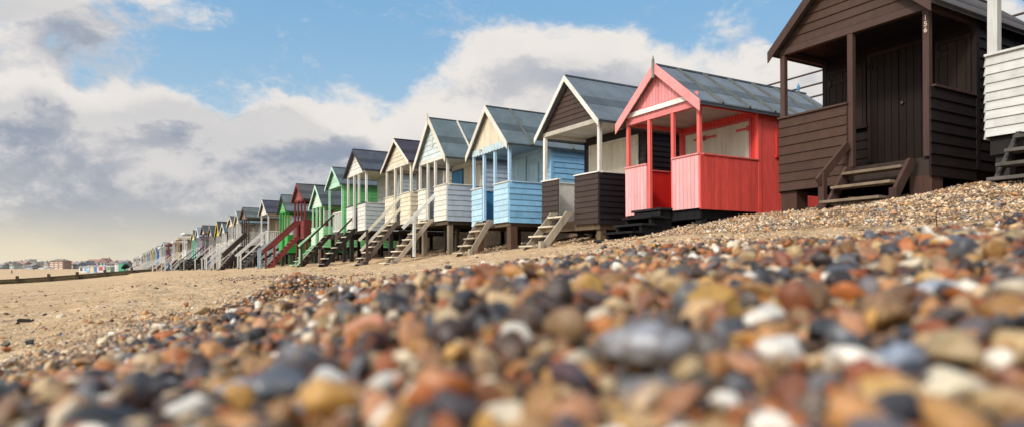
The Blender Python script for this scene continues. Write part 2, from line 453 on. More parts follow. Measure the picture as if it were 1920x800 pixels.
# ------------------------------------------------------------------ sea
sea = MB(); sea.v = [(-3000, -3000, -2.95), (-8, -3000, -2.95), (-8, 900, -2.95), (-3000, 900, -2.95)]; sea.f = [(0, 1, 2, 3)]; sea.t = [.5] * 4
def sea_mat():
    m, nt, bs = new_mat('sea_water'); L = nt.links
    geo = nt.nodes.new('ShaderNodeNewGeometry').outputs['Position']
    wv = noise_n(nt, stretch(nt, geo, (.5, .15, 1)), 1.0, 5, .6)
    c = mixc(nt, smooth(nt, wv.outputs[0], .5, .62), (.10, .12, .11), (.62, .62, .60))
    L.new(c, bs.inputs['Base Color']); bs.inputs['Roughness'].default_value = .2
    bp = nt.nodes.new('ShaderNodeBump'); bp.inputs['Distance'].default_value = .3; L.new(wv.outputs[0], bp.inputs['Height']); L.new(bp.outputs[0], bs.inputs['Normal'])
    return m
tag(sea.obj('sea_water', sea_mat()), kind='structure')

# ------------------------------------------------------------------ pebbles
def pebble_mesh(seed, sub=3, flat=.55, ang=.5):
    r = random.Random(seed)
    bm = bmesh.new(); bmesh.ops.create_icosphere(bm, subdivisions=sub, radius=.5)
    planes = []
    for _ in range(int(4 + ang * 6)):
        n = Vector((r.gauss(0, 1), r.gauss(0, 1), r.gauss(0, 1))).normalized()
        planes.append((n, r.uniform(.22, .44)))
    off = Vector((r.uniform(0, 90), r.uniform(0, 90), r.uniform(0, 90)))
    sx, sy, sz = 1.0, r.uniform(.6, .95), r.uniform(flat - .15, flat + .2)
    for v in bm.verts:
        p = v.co.copy()
        for n, d in planes:
            h = p.dot(n)
            if h > d: p -= n * (h - d) * (.6 + .4 * ang)
        p *= 1 + .20 * mnoise.noise(p * 2.2 + off) + .05 * mnoise.noise(p * 6 + off)
        v.co = Vector((p.x * sx, p.y * sy, p.z * sz))
    m_ = bpy.data.meshes.new('pebble'); bm.to_mesh(m_); bm.free()
    for p in m_.polygons: p.use_smooth = True
    return m_

def pebble_mat(color=None, second=None, PEB=PEB):
    m, nt, bs = new_mat('pebble_stone'); L = nt.links
    tc = nt.nodes.new('ShaderNodeTexCoord').outputs['Object']
    oi = nt.nodes.new('ShaderNodeObjectInfo').outputs['Random']
    av = nt.nodes.new('ShaderNodeVectorMath'); av.operation = 'ADD'
    cmb = nt.nodes.new('ShaderNodeCombineXYZ'); L.new(math_n(nt, 'MULTIPLY', oi, 71.0), cmb.inputs[0])
    L.new(tc, av.inputs[0]); L.new(cmb.outputs[0], av.inputs[1]); v = av.outputs[0]
    k = 1.0
    if color is None:
        base = pebble_ramp(nt, oi, PEB)
        wn = nt.nodes.new('ShaderNodeTexWhiteNoise'); wn.noise_dimensions = '1D'; L.new(math_n(nt, 'MULTIPLY', oi, 913.0), wn.inputs['W'])
        base2 = pebble_ramp(nt, wn.outputs[0], PEB)
        base = mixc(nt, .10, base, base2)
        base = mixc(nt, 1.0, base, smooth(nt, wn.outputs[0], 0, 1, .75, 1.25), 'MULTIPLY')
        patch = noise_n(nt, v, 2.0, 4, .6, .6)
        base = mixc(nt, smooth(nt, patch.outputs[0], .60, .68, 0, .7), base, base2)
    else:
        patch = noise_n(nt, v, 14 if second is None else 16, 4, .6, .6)
        k = 25.0
        base = mixc(nt, smooth(nt, patch.outputs[0], .48, .62, 0, .8), color, second or tuple(x * .72 for x in color))
    sp = noise_n(nt, v, 7 * k, 4, .7)
    base = mixc(nt, 1.0, base, smooth(nt, sp.outputs[0], .3, .7, .78, 1.16), 'MULTIPLY')
    L.new(base, bs.inputs['Base Color'])
    L.new(smooth(nt, sp.outputs[0], .3, .7, .24, .5), bs.inputs['Roughness'])
    bs.inputs['Specular IOR Level'].default_value = .45
    bp = nt.nodes.new('ShaderNodeBump'); bp.inputs['Strength'].default_value = .25; bp.inputs['Distance'].default_value = .01 if color is None else .0006
    L.new(sp.outputs[0], bp.inputs['Height']); L.new(bp.outputs[0], bs.inputs['Normal'])
    return m

pmat = pebble_mat()
pmat2 = pebble_mat(PEB=PEB2)
src = bpy.data.collections.new('pebble_shapes'); src2 = bpy.data.collections.new('grit_shapes')
NSRC = 14
for i in range(NSRC):
    mm = pebble_mesh(100 + i, 3 if i < 14 else 2, ang=random.uniform(.35, 1.0), flat=random.uniform(.4, .62)); mm.materials.append(pmat)
    src.objects.link(bpy.data.objects.new('pebble_shape_%02d' % i, mm))
    m2_ = pebble_mesh(300 + i, 2, ang=.9, flat=.5); m2_.materials.append(pmat2); src2.objects.link(bpy.data.objects.new('grit_shape_%02d' % i, m2_))

def sector(x, y, margin):
    """keep only what the photo, or a step to the side of it, could see"""
    c = x * SA + y * CA; l = x * CA - y * SA
    return (c > -.1) & (np.abs(l) < c * (960 / F + margin) + .35)

pts, scl = [], []
fpts, fscl = [], []
def jitter_grid(x0, x1, y0, y1, cell):
    X, Y = np.meshgrid(np.arange(x0, x1, cell), np.arange(y0, y1, cell))
    X = X.ravel() + rng.uniform(-.6, .6, X.size) * cell; Y = Y.ravel() + rng.uniform(-.6, .6, Y.size) * cell
    return X, Y
def add(X, Y, size, lift, fine=False):
    (fpts if fine else pts).append(np.stack([X, Y, height(X, Y) + lift], -1)); (fscl if fine else scl).append(size)

# bank: three depths of cover
for cell, rmin, rmax, med in ((.0128, .34, 1.0, .0185), (.0138, .95, 1.9, .0185), (.0165, 1.8, 5.5, .0195)):
    X, Y = jitter_grid(-2.2, 6.0, -.9, 5.5, cell)
    r = np.hypot(X, Y); k = (r > rmin) & (r < rmax) & sector(X, Y, .45)
    X, Y = X[k], Y[k]
    d = bank_dist(X, Y) + vnoise(X, Y, .25, 21) * .22
    k = rng.random(X.size) < np.clip(d / .16 + .05, 0, 1)
    X, Y = X[k], Y[k]
    size = med * np.exp(rng.normal(0, .50, X.size)); size = np.clip(size, .006, .047)
    add(X, Y, size, size * rng.uniform(-.05, .42, X.size))
# mound of small gravel at the bank edge
mx, my, _ = P(548, 545, 3.25)
X = mx + rng.normal(0, .17, 2600); Y = my + rng.normal(0, .12, 2600)
q = ((X - mx) / .26) ** 2 + ((Y - my) / .18) ** 2
add(X, Y, .016 * np.exp(rng.normal(0, .3, X.size)), .085 * np.exp(-q))
# heap under and before the huts
X, Y = jitter_grid(1.0, 11.5, 2.0, 24, .026)
k = sector(X, Y, .40); X, Y = X[k], Y[k]
am = shingle_amount(X, Y); d = bank_dist(X, Y); r = np.hypot(X, Y)
k = (d < .05) & (rng.random(X.size) < np.clip((am - .35) / .3, 0.0, 1) * np.clip(11 / np.maximum(r, 1) - .35, .10, 1))
X, Y = X[k], Y[k]
size = .020 * np.exp(rng.normal(0, .42, X.size)) * np.clip(.7 + .05 * np.hypot(X, Y), .8, 1.6)
add(X, Y, np.clip(size, .008, .07), size * rng.uniform(0, .35, X.size), True)
# fine shell grit next to the bank on the left, and loose stones over the sand
X, Y = jitter_grid(-3.5, 4.5, 1.0, 8.5, .020)
k = sector(X, Y, .40); X, Y = X[k], Y[k]
d = -bank_dist(X, Y); k = (d > -.1) & (rng.random(X.size) < .95 * np.exp(-np.clip(d, 0, 9) / .8))
X, Y = X[k], Y[k]; size = .012 * np.exp(rng.normal(0, .45, X.size))
add(X, Y, size, size * .15, True)
X = rng.uniform(-9, 7, 110000); Y = rng.uniform(1, 32, 110000)
k = sector(X, Y, .05); X, Y = X[k], Y[k]
d = -bank_dist(X, Y); cl = np.clip(vnoise(X, Y, .9, 31) * 2 + .35, .03, 1)
k = (d > 0) & (rng.random(X.size) < cl * (.12 + .55 * np.exp(-d / .7)))
X, Y = X[k], Y[k]; size = .018 * np.exp(rng.normal(0, .5, X.size)) * np.where(rng.random(X.size) < .07, 2.1, 1)
add(X, Y, np.clip(size, .008, .085), size * .08)

def scatter(name, label, P_, S_, coll, mat):
    P_ = np.concatenate(P_); S_ = np.concatenate(S_)
    pm = bpy.data.meshes.new(name); pm.vertices.add(len(P_)); pm.vertices.foreach_set('co', P_.ravel())
    a = pm.attributes.new('scl', 'FLOAT', 'POINT'); a.data.foreach_set('value', S_)
    rot = np.stack([rng.normal(0, .6, len(P_)), rng.normal(0, .6, len(P_)), rng.uniform(0, 6.28, len(P_))], -1)
    a = pm.attributes.new('rot', 'FLOAT_VECTOR', 'POINT'); a.data.foreach_set('vector', rot.ravel())
    a = pm.attributes.new('idx', 'INT', 'POINT'); a.data.foreach_set('value', rng.integers(0, NSRC, len(P_)).astype(np.int32))
    pm.materials.append(mat)
    ob = bpy.data.objects.new(name, pm); COL.objects.link(ob)
    tag(ob, label, kind='stuff')
    ng = bpy.data.node_groups.new('scatter_' + name, 'GeometryNodeTree')
    ng.interface.new_socket('Geometry', in_out='INPUT', socket_type='NodeSocketGeometry')
    ng.interface.new_socket('Geometry', in_out='OUTPUT', socket_type='NodeSocketGeometry')
    gi = ng.nodes.new('NodeGroupInput'); go = ng.nodes.new('NodeGroupOutput')
    ci = ng.nodes.new('GeometryNodeCollectionInfo'); ci.inputs['Collection'].default_value = coll
    ci.inputs['Separate Children'].default_value = True; ci.inputs['Reset Children'].default_value = True
    ip = ng.nodes.new('GeometryNodeInstanceOnPoints'); ip.inputs['Pick Instance'].default_value = True
    def named(dt, nm):
        n = ng.nodes.new('GeometryNodeInputNamedAttribute'); n.data_type = dt; n.inputs['Name'].default_value = nm
        return n.outputs['Attribute']
    e2r = ng.nodes.new('FunctionNodeEulerToRotation')
    ng.links.new(named('FLOAT_VECTOR', 'rot'), e2r.inputs[0])
    ng.links.new(gi.outputs[0], ip.inputs['Points']); ng.links.new(ci.outputs[0], ip.inputs['Instance'])
    ng.links.new(named('INT', 'idx'), ip.inputs['Instance Index']); ng.links.new(e2r.outputs[0], ip.inputs['Rotation'])
    ng.links.new(named('FLOAT', 'scl'), ip.inputs['Scale']); ng.links.new(ip.outputs[0], go.inputs[0])
    ob.modifiers.new('scatter', 'NODES').node_group = ng
    print(name, len(P_))
scatter('shingle', 'coarse brown grey and cream shingle heaped in a bank on the beach', pts, scl, src, pmat)
scatter('fine_shingle', 'fine pale tan shingle sloping up to the feet of the huts', fpts, fscl, src2, pmat2)

# pebbles one can pick out by eye, each an object of its own
def ground_hit(px, py, smax=40):
    s = np.geomspace(.3, smax, 1500); t = (px - 960) / F
    X, Y = s * (SA + t * CA), s * (CA - t * SA); Z = s * (500 - py) / F
    h = height(X, Y); i = int(np.argmax(h >= Z)) if (h >= Z).any() else len(s) - 1
    return X[i], Y[i], h[i], s[i]
CHAR, SLATE, RUST, OCHRE, WHITE, CREAM, TAN, PINK, BROWN, BLUEG = (.03,.03,.036), (.10,.11,.13), (.34,.10,.025), (.40,.23,.055), (.64,.60,.54), (.64,.55,.40), (.52,.33,.16), (.50,.22,.14), (.16,.075,.04), (.24,.28,.36)
stones = [  # left, top, right, bottom in the photo, colours, label
    (1110,622,1300,722,(.13,.11,.10),(.36,.38,.44),'big dark grey flint pebble with pale bluish left end, lying across the foreground shingle'),
    (1292,542,1388,622,OCHRE,None,'ochre yellow wedge shaped stone standing up out of the shingle'),
    (1378,576,1478,628,WHITE,None,'lumpy white pebble leaning against the ochre wedge shaped stone'),
    (1422,636,1518,692,WHITE,(.66,.6,.55),'bright white rounded pebble just right of the big dark grey flint'),
    (1075,520,1127,577,OCHRE,TAN,'small upright ochre stone beside a dark flat pebble'),
    (1408,516,1448,568,CHAR,None,'small black pointed stone behind the lumpy white pebble'),
    (1556,512,1622,552,(.10,.075,.055),None,'dark brown flat pebble on the right part of the shingle'),
    (1488,548,1568,578,CREAM,WHITE,'long cream pebble right of the small black pointed stone'),
    (1645,656,1738,722,BLUEG,SLATE,'pale blue grey pebble above the large tan slab'),
    (1695,690,1885,790,CREAM,BLUEG,'largest pale tan and bluish slab pebble in the near right shingle'),
    (1838,598,1915,646,CHAR,None,'black pebble near the right edge of the shingle'),
    (1668,622,1728,668,(.05,.052,.065),None,'charcoal rounded pebble behind the pale blue grey pebble'),
    (1552,622,1622,682,SLATE,BROWN,'brown pebble with grey top right of the bright white pebble'),
    (1582,688,1645,744,(.28,.07,.035),None,'dark red pebble below the brown pebble with grey top'),
    (1155,716,1265,785,SLATE,TAN,'dull grey pebble directly below the big dark grey flint'),
    (1248,728,1304,768,WHITE,None,'small white pebble tucked beside the dull grey pebble'),
    (1328,742,1394,788,WHITE,SLATE,'white pebble with grey flecks at the near edge of the shingle'),
    (1028,682,1114,764,(.10,.06,.07),CHAR,'dark purplish pebble left of the big dark grey flint'),
    (1600,742,1728,812,TAN,OCHRE,'large sandy tan pebble below the dark red pebble'),
    (1728,532,1812,572,BLUEG,WHITE,'whitish blue pebble on the crest side of the right shingle'),
    (292,762,418,822,WHITE,CREAM,'large white pebble at the near left edge of the shingle'),
    (478,706,592,772,(.07,.08,.105),SLATE,'dark slate blue pebble in the near left shingle'),
    (768,700,892,812,RUST,(.5,.24,.1),'largest rust orange pebble in the near shingle'),
    (148,740,198,776,WHITE,None,'small white pebble farthest left in the shingle'),
    (388,722,484,762,BLUEG,None,'flat blue grey pebble beside the dark slate blue pebble'),
    (652,598,728,652,PINK,RUST,'pinkish brown pebble on top of the shingle bank'),
    (794,592,882,638,(.06,.06,.07),SLATE,'dark grey pebble right of the pinkish brown pebble'),
    (604,742,712,802,WHITE,SLATE,'white and grey pebble left of the largest rust orange pebble'),
    (578,702,652,744,(.5,.5,.5),SLATE,'light grey pebble behind the white and grey pebble'),
    (538,658,612,704,TAN,None,'sandy tan rounded pebble behind the light grey pebble'),
    (498,658,542,696,WHITE,CREAM,'small creamy white pebble left of the sandy tan rounded pebble'),
    (290,624,330,643,RUST,TAN,'rusty brown stone at the left edge of the shingle bank'),
    (336,628,362,646,CHAR,None,'black stone next to the rusty brown stone at the bank edge'),
    (884,502,946,532,(.35,.12,.04),BROWN,'rust brown pebble on the skyline of the shingle bank'),
    (44,638,64,649,CHAR,SLATE,'dark oval stone lying loose on the sand at left'),
    (4,652,22,660,RUST,None,'orange stone lying loose on the sand at left'),
    (4,643,21,651,(.09,.085,.06),None,'olive grey stone behind the orange stone on the sand'),
    (344,568,354,577,(.30,.10,.05),None,'small rust red stone alone on the open sand'),
]
for i, (l, t, r, b, c1, c2, lab) in enumerate(stones):
    X, Y, Z, s = ground_hit((l + r) / 2, min(b - (b - t) * .12, 796))
    w = (r - l) / F * s; hgt = (b - t) / F * s
    if c1 in (WHITE, CREAM): w *= .88; hgt *= .82
    mm = pebble_mesh(900 + i, 4, .75, ang=.75)
    dims = np.array([v.co for v in mm.vertices]); ext = dims.max(0) - dims.min(0)
    sc_ = Vector((w / ext[0] * 1.02, w * .8 / ext[1], hgt * 1.05 / ext[2]))
    for v in mm.vertices: v.co = Vector((v.co.x * sc_.x, v.co.y * sc_.y, v.co.z * sc_.z))
    mm.materials.append(pebble_mat(c1, c2))
    o = bpy.data.objects.new('pebble', mm); COL.objects.link(o)
    o.location = (X, Y, Z + hgt * .45 + .004); o.rotation_euler = (random.uniform(-.1, .1), random.uniform(-.12, .12), -YAW + random.uniform(-.25, .25))
    tag(o, lab, 'pebble', 'single pebbles that stand out in the shingle')
X, Y, Z, s = ground_hit(48, 603)
mb = MB(); mb.box(-.055, .055, -.02, .02, 0, .018); mb.box(-.05, .03, -.016, .014, .018, .024)
o = mb.obj('driftwood', wood((.03, .026, .022)), bevel=.004); o.location = (X, Y, Z - .002); o.rotation_euler = (0, .05, -YAW + .1)
tag(o, 'small flat dark piece of driftwood lying on the sand at left', 'driftwood')
X, Y, Z, s = ground_hit(1757, 428)
mb = MB(); mb.tube((0, 0, -.03), (.004, .006, .06), .0035, .003); mb.tube((.004, .006, .06), (.001, .002, .115), .003, .0018)
o = mb.obj('stick', wood((.03, .022, .018))); o.location = (X, Y, Z)
tag(o, 'thin dark stick poking up from the shingle slope before the brown hut', 'stick')

# ------------------------------------------------------------------ beach huts
GROUP = 'beach huts in a row along the shore'
DARKW = (.045, .036, .032)
def plank_mat(c, grain='h', wear=.3): return paint(c, wear, grain)

def hut(label, x, y0, y1, zf, H, rise, rot=0, porch=1.2, cabin=2.6, style='h', bw=.14,
        front=(.7, .7, .68), side=None, inner=None, wallc=None, gable=None, gstyle='h', trim=None, roof=(.09, .13, .15), postc=None,
        posts=4, panel_h=.88, panels=True, open_=(-.18, .30), sidepanels=True, side_style=None, battens=0, ceil=(.6, .6, .6), barge_w=.13, over=.14, fover=.16,
        stairs=None, doors=(), stilt=(.06, .05, .045), finial=None, wear=.25, beam=None, beamc=None, extra=None, detail=2, railing=None, flat=False, post_w=.075, skirt=None, floorc=DARKW, hood=True, stilt_w=.14):
    W = math.hypot(y1 - y0, 0) / max(.2, math.cos(R(rot)))
    ym = (y0 + y1) / 2; xm = x - math.sin(R(rot)) * W / 2
    zg = hz(xm + .5, ym)
    lean = random.Random(label)
    side = side or front; inner = inner or side; wallc = wallc or side; gable = gable or front; trim = trim or front; postc = postc or trim
    side_style = side_style or style
    root = empty('beach_hut', (xm, ym, zg), R(rot), label, 'beach hut', GROUP)
    root.rotation_euler = (lean.uniform(-.010, .010), lean.uniform(-.006, .006), R(rot) + lean.uniform(-.006, .006))
    f = zf - zg                      # floor above the hut's base
    h = W / 2; e = f + H; rz = e + rise; D = porch + cabin
    bev = .004 if detail >= 3 else 0
    fm = paint(front, wear, style); sm = paint(side, wear, side_style); tm = paint(trim, wear, 'h'); pm_ = paint(postc, wear, 'v'); gm_ = paint(gable, wear, gstyle)
    # --- floor and stilts
    mb = MB(); mb.box(.02, D - .02, -h + .02, h - .02, f - .035, f)
    mb.obj('floor', wood(tuple(c * 1.0 for c in floorc)), root)
    mb = MB()
    for yy in (-h + .09, 0, h - .09): mb.box(.05, D - .05, yy - .04, yy + .04, f - .22, f - .037)
    mb.box(.0, .05, -h + .02, h - .02, f - .22, f - .037)
    mb.obj('floor_joists', wood(floorc), root)
    for xx in (.12, porch + .1, D - .15):
        for yy in (-h + .12, h - .12):
            wx = xm + xx * math.cos(R(rot)) - yy * math.sin(R(rot)); wy = ym + xx * math.sin(R(rot)) + yy * math.cos(R(rot))
            g = hz(wx, wy) - zg
            if g > f - .16: continue
            q = stilt_w / 2 * (1 if xx < .5 else .8)
            mb = MB(); mb.box(xx - q, xx + q, yy - q, yy + q, g - .25, f - .222)
            mb.obj('stilt', wood(stilt, 'v'), root, bev)
    # --- cabin walls
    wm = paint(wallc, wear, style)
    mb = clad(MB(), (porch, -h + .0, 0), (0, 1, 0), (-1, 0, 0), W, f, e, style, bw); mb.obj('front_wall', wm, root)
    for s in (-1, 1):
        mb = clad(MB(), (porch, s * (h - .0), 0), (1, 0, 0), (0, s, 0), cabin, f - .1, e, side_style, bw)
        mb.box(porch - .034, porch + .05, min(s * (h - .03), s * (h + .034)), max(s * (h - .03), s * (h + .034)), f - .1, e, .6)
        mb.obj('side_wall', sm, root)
    gl = lambda z: (-(1 - (z - e) / rise) * h + h, (1 - (z - e) / rise) * h + h) if z > e else (0, W)
    gt = lambda l: e + rise * (1 - abs(l - h) / h)
    mb = MB()
    if flat: clad(mb, (D, -h, 0), (0, 1, 0), (1, 0, 0), W, f - .1, e, 'h', bw)
    else: clad(mb, (D, -h, 0), (0, 1, 0), (1, 0, 0), W, f - .1, rz, 'h', bw, gl)
    mb.obj('back_wall', sm, root)
    # --- gable over the porch
    rm = felt(roof)
    if not flat:
        mb = clad(MB(), (.0, -h, 0), (0, 1, 0), (-1, 0, 0), W, e, rz, gstyle, bw * .95 if gstyle == 'h' else .085, gl, gt)
        mb.obj('gable', gm_, root)
    # --- ceiling
    mb = MB()
    nb = 9 if detail > 1 else 1
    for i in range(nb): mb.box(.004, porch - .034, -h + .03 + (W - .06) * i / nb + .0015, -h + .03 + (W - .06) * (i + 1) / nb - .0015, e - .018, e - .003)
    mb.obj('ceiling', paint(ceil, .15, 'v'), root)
    # --- roof
    if flat:
        mb = MB(); mb.box(-fover, D + .1, -h - over, h + over, e + .12, e + .17); mb.obj('roof', rm, root)
        mb = MB(); mb.box(-fover - .02, -fover, -h - over, h + over, e - .02, e + .165); mb.box(-fover, D + .1, -h - over - .02, -h - over, e - .02, e + .165); mb.box(-fover, D + .1, h + over, h + over + .02, e - .02, e + .165); mb.obj('fascia', tm, root)
    else:
        sl = math.atan2(rise, h); th = .045
        ex = h + over; ez = e - over * math.tan(sl)
        nrm = Vector((0, math.sin(sl), math.cos(sl)))
        rf = None
        mb = MB()
        for s in (-1, 1):
            n = Vector((0, s * nrm.y, nrm.z)) * th
            A, B = Vector((-fover, s * ex, ez + .012)), Vector((-fover, 0, rz + .012)); dx = Vector((D + .1 + fover, 0, 0))
            mb.hexa([A, A + dx, B + dx, B, A + n, A + dx + n, B + dx + Vector((0, 0, th / nrm.z)), B + Vector((0, 0, th / nrm.z))], .5)
        rf = mb.obj('roof', rm, root)
        # felt laps and edging
        mb = MB()
        for s in (-1, 1):
            for q in (.42,) if detail > 1 else ():
                yy = s * ex * (1 - q); zz = ez + (rz - ez) * q + .012 + th / nrm.z
                mb.bar((-fover - .002, yy, zz + .001), (D + .1, yy, zz + .001), .30, .008, (0, s * nrm.y, nrm.z), .2)
            mb.bar((-fover - .003, s * (ex + .004), ez + .012 + .02), (D + .103, s * (ex + .004), ez + .012 + .02), .012, .075, (0, 0, 1), .2)
        mb.bar((-fover - .004, 0, rz + .06), (D + .1, 0, rz + .06), .10, .03, (0, 0, 1), .3)
        mb.obj('felt_edging', felt(tuple(c * .62 for c in roof)), rf)
        for i in range(battens):
            xx = -fover + .28 + (D - .1 + fover) * (i + .35) / battens
            for s in (-1, 1):
                if detail < 3 and s == 1: continue
                n = Vector((0, s * nrm.y, nrm.z)) * (th + .02)
                mb = MB(); mb.bar(Vector((xx, s * ex, ez + .012)) + n, Vector((xx, 0, rz + .012)) + n, .045, .032, n, .5)
                mb.obj('roof_batten', wood((.14, .15, .14)) if trim[0] < .6 or battens > 2 else tm, rf)
        for s in (-1, 1):
            A = Vector((-fover - .024, s * (ex + .012), ez - .035)); B = Vector((-fover - .024, 0, rz + .045 - .045))
            mb = MB(); b2 = barge_w / nrm.z
            mb.hexa([A + Vector((0, 0, -b2 * .52)), A + Vector((.022, 0, -b2 * .52)), B + Vector((.022, 0, -b2 * .52)), B + Vector((0, 0, -b2 * .52)),
                     A + Vector((0, 0, b2 * .40 + .022)), A + Vector((.022, 0, b2 * .40 + .022)), B + Vector((.022, 0, b2 * .40 + .022)), B + Vector((0, 0, b2 * .40 + .022))])
            mb.obj('bargeboard', tm, root, bev)
            # soffit closing the overhang
        mb = MB()
        for s in (-1, 1):
            mb.bar((-fover + .002, s * (h - .03), e + .02), (-fover * .2, s * (h - .03), e + .02), .05, .05)
        if finial:
            mb = MB(); zt = rz + .05
            mb.bar((-fover - .035, 0, rz - .18), (-fover - .035, 0, zt + .08), .05, .03, (1, 0, 0))
            mb.tube((-fover - .035, 0, zt + .08), (-fover - .035, 0, zt + .10), .022, .028); mb.tube((-fover - .035, 0, zt + .10), (-fover - .035, 0, zt + .18), .024, .004)
            mb.obj('finial', paint(finial, .4, 'v'), root)
    # --- beam at the front
    bc = beamc or trim
    mb = MB()
    if beam == 'white': mb.box(-.055, -.034, -h, h, e + .06, e + .15)
    mb.box(-.036, .05, -h, h, e - .10, e - .004 if beam != 'deep' else e + .02)
    mb.obj('cross_beam', paint(bc, wear, 'h'), root, bev)
    for s in (-1, 1):
        mb = MB(); mb.box(.052, porch - .035, min(s * h, s * (h - .05)), max(s * h, s * (h - .05)), e - .10, e - .02)
        mb.obj('side_beam', paint(postc, wear, 'h'), root, bev)
    # --- posts
    pw = post_w; o0, o1 = open_
    ys = {2: (-h + pw / 2, h - pw / 2), 3: (-h + pw / 2, o0 - .02 if o0 > -h + .3 else o1, h - pw / 2), 4: (-h + pw / 2, o0, o1, h - pw / 2), 0: ()}[posts]
    for yy in ys:
        base = f if detail < 3 or abs(abs(yy) - h + pw / 2) < .01 or True else f
        mb = MB(); mb.box(-.03 - pw * .0, -.03 + pw, yy - pw / 2, yy + pw / 2, base, e - .10); mb.obj('post', pm_, root, bev)
    # --- porch panels
    sk = .12 if skirt is None else skirt
    if panels:
        for (a0, a1) in ((-h, o0 - .03), (o1 + .03, h)):
            if a1 - a0 < .08: continue
            mb = clad(MB(), (-.035, a0, 0), (0, 1, 0), (-1, 0, 0), a1 - a0, f - sk, f + panel_h, style, bw)
            pn = mb.obj('front_panel', fm, root)
            mb = MB(); mb.box(-.034, -.012, a0 + .01, a1 - .01, f, f + panel_h - .01); mb.obj('panel_lining', paint(inner, wear, style), pn)
            mb = MB(); mb.box(-.085, .02, a0 - .01, a1 + .01, f + panel_h + .001, f + panel_h + .028); mb.obj('cap_rail', tm, pn, bev)
    if sidepanels:
        for s in (-1, 1):
            mb = clad(MB(), (-.035, s * h, 0), (1, 0, 0), (0, s, 0), porch + .0, f - sk - .02, f + panel_h, side_style, bw)
            pn = mb.obj('side_panel', sm, root)
            mb = MB(); mb.box(.0, porch - .04, min(s * (h - .002), s * (h - .022)), max(s * (h - .002), s * (h - .022)), f, f + panel_h - .005); mb.obj('panel_lining', paint(inner, wear, style), pn)
            mb = MB(); mb.box(.022, porch - .036, min(s * (h - .05), s * (h + .045)), max(s * (h - .05), s * (h + .045)), f + panel_h + .001, f + panel_h + .028); mb.obj('cap_rail', paint(postc if postc != trim else side, wear, 'h'), pn, bev)
    if railing:
        rc, where = railing
        rmm = paint(rc, .2, 'v')
        for (p, q) in where(h, porch, o0, o1):
            mb = MB(); p, q = Vector((*p, f)), Vector((*q, f)); U = Vector((0, 0, 1))
            mb.bar(p + U * .86, q + U * .86, .07, .045); mb.bar(p + U * .10, q + U * .10, .05, .05)
            n = max(2, int((q - p).length / .11))
            for i in range(n + 1):
                c = p.lerp(q, i / n); mb.bar(c + U * .125, c + U * .84, .03, .03, (1, 0, 0))
            mb.obj('railing', rmm, root)
    # --- doors and shutters on the cabin front
    for d in doors:
        kind, a0, a1, z0, z1, c, n, frc, hg = d
        x_ = porch - .033
        cm = paint(c, wear * .8, 'v')
        if frc:
            mb = MB(); fw = .05
            mb.box(x_ - .03, x_, a0 - fw, a0, f + z0, f + z1 + fw); mb.box(x_ - .03, x_, a1, a1 + fw, f + z0, f + z1 + fw); mb.box(x_ - .03, x_, a0, a1, f + z1, f + z1 + fw)
            if z0 > .1: mb.box(x_ - .06, x_, a0 - fw - .03, a1 + fw + .03, f + z0 - .05, f + z0 - .002)
            mb.obj('door_frame' if kind == 'door' else 'shutter_frame', paint(frc, wear, 'v'), root, bev)
        for i in range(n):
            b0 = a0 + (a1 - a0) * i / n + .004; b1 = a0 + (a1 - a0) * (i + 1) / n - .004
            if hg == 'smooth':
                mb = MB(); mb.box(x_ - .024, x_ - .001, b0, b1, f + z0 + .004, f + z1 - .004)
            else:
                mb = clad(MB(), (x_, b0, 0), (0, 1, 0), (-1, 0, 0), b1 - b0, f + z0 + .004, f + z1 - .004, 'v', .1)
            dr = mb.obj(kind, cm, root)
            if hg and hg != 'smooth' or (hg == 'smooth' and frc and frc[0] > .4):
                hc = hg if isinstance(hg, tuple) else frc
                for zz in (z0 + .14, z1 - .14):
                    left = (i % 2 == 1) if n > 1 else True
                    e0, e1 = (b1, b1 - (b1 - b0) * .55) if left else (b0, b0 + (b1 - b0) * .55)
                    mb = MB(); mb.box(x_ - .036, x_ - .027, min(e0, e1), max(e0, e1), f + zz - .022, f + zz + .022); mb.box(x_ - .045, x_ - .033, e0 - .03, e0 + .03, f + zz - .05, f + zz + .05)
                    mb.obj('hinge', paint(hc, .2, 'h', .4), dr)
            if kind == 'door' and detail > 1 and i == 0:
                mb = MB(); mb.tube((x_ - .07, b1 - .06, f + .95), (x_ - .02, b1 - .06, f + .95), .018); mb.obj('handle', plain('dull_steel', (.12, .11, .1), .4, .8), dr)
    # --- stairs
    if stairs:
        yc, wd, run, nt_, sc, tc_, opt = stairs
        bx = -.03 - run
        wx = xm + bx * math.cos(R(rot)) - yc * math.sin(R(rot)); wy = ym + yc * math.cos(R(rot)) + bx * math.sin(R(rot))
        gb = hz(wx, wy) - zg - .01
        top = f - .02 - opt.get('drop', .0)
        st = None
        smat, tmat = wood(sc) if not opt.get('paint') else paint(sc, .3, 'h'), wood(tc_) if not opt.get('tpaint') else paint(tc_, .35, 'h')
        mb = MB(); dirv = Vector((bx, 0, gb)) - Vector((-.06, 0, top)); tw = opt.get('sw', .19)
        if opt.get('boxy'):
            st = MB()
            st.box(-.30, -.05, yc - wd / 2, yc + wd / 2, top - .16, top - .04)
            st = st.obj('stairs', smat, root)
            for i in range(nt_):
                k = i / (nt_ - 1); xx = -.16 + (bx + .16) * k; zz = top - .02 + (gb + .06 - top) * k
                m1 = MB(); m1.box(xx - .17, xx + .14, yc - wd / 2 - .05, yc + wd / 2 + .05, zz, zz + .04); m1.obj('tread', tmat, st, .004)
                for s in (-1, 1):
                    m2 = MB()
                    a_ = yc + s * (wd / 2 - .03)
                    m2.box(xx - .13, xx - .06, a_ - .03, a_ + .03, zz - .18, zz - .002)
                    m2.box(xx - .05, xx + .36, a_ - .02, a_ + .02, zz - .20, zz - .003)
                    m2.obj('riser_frame', smat, st)
        else:
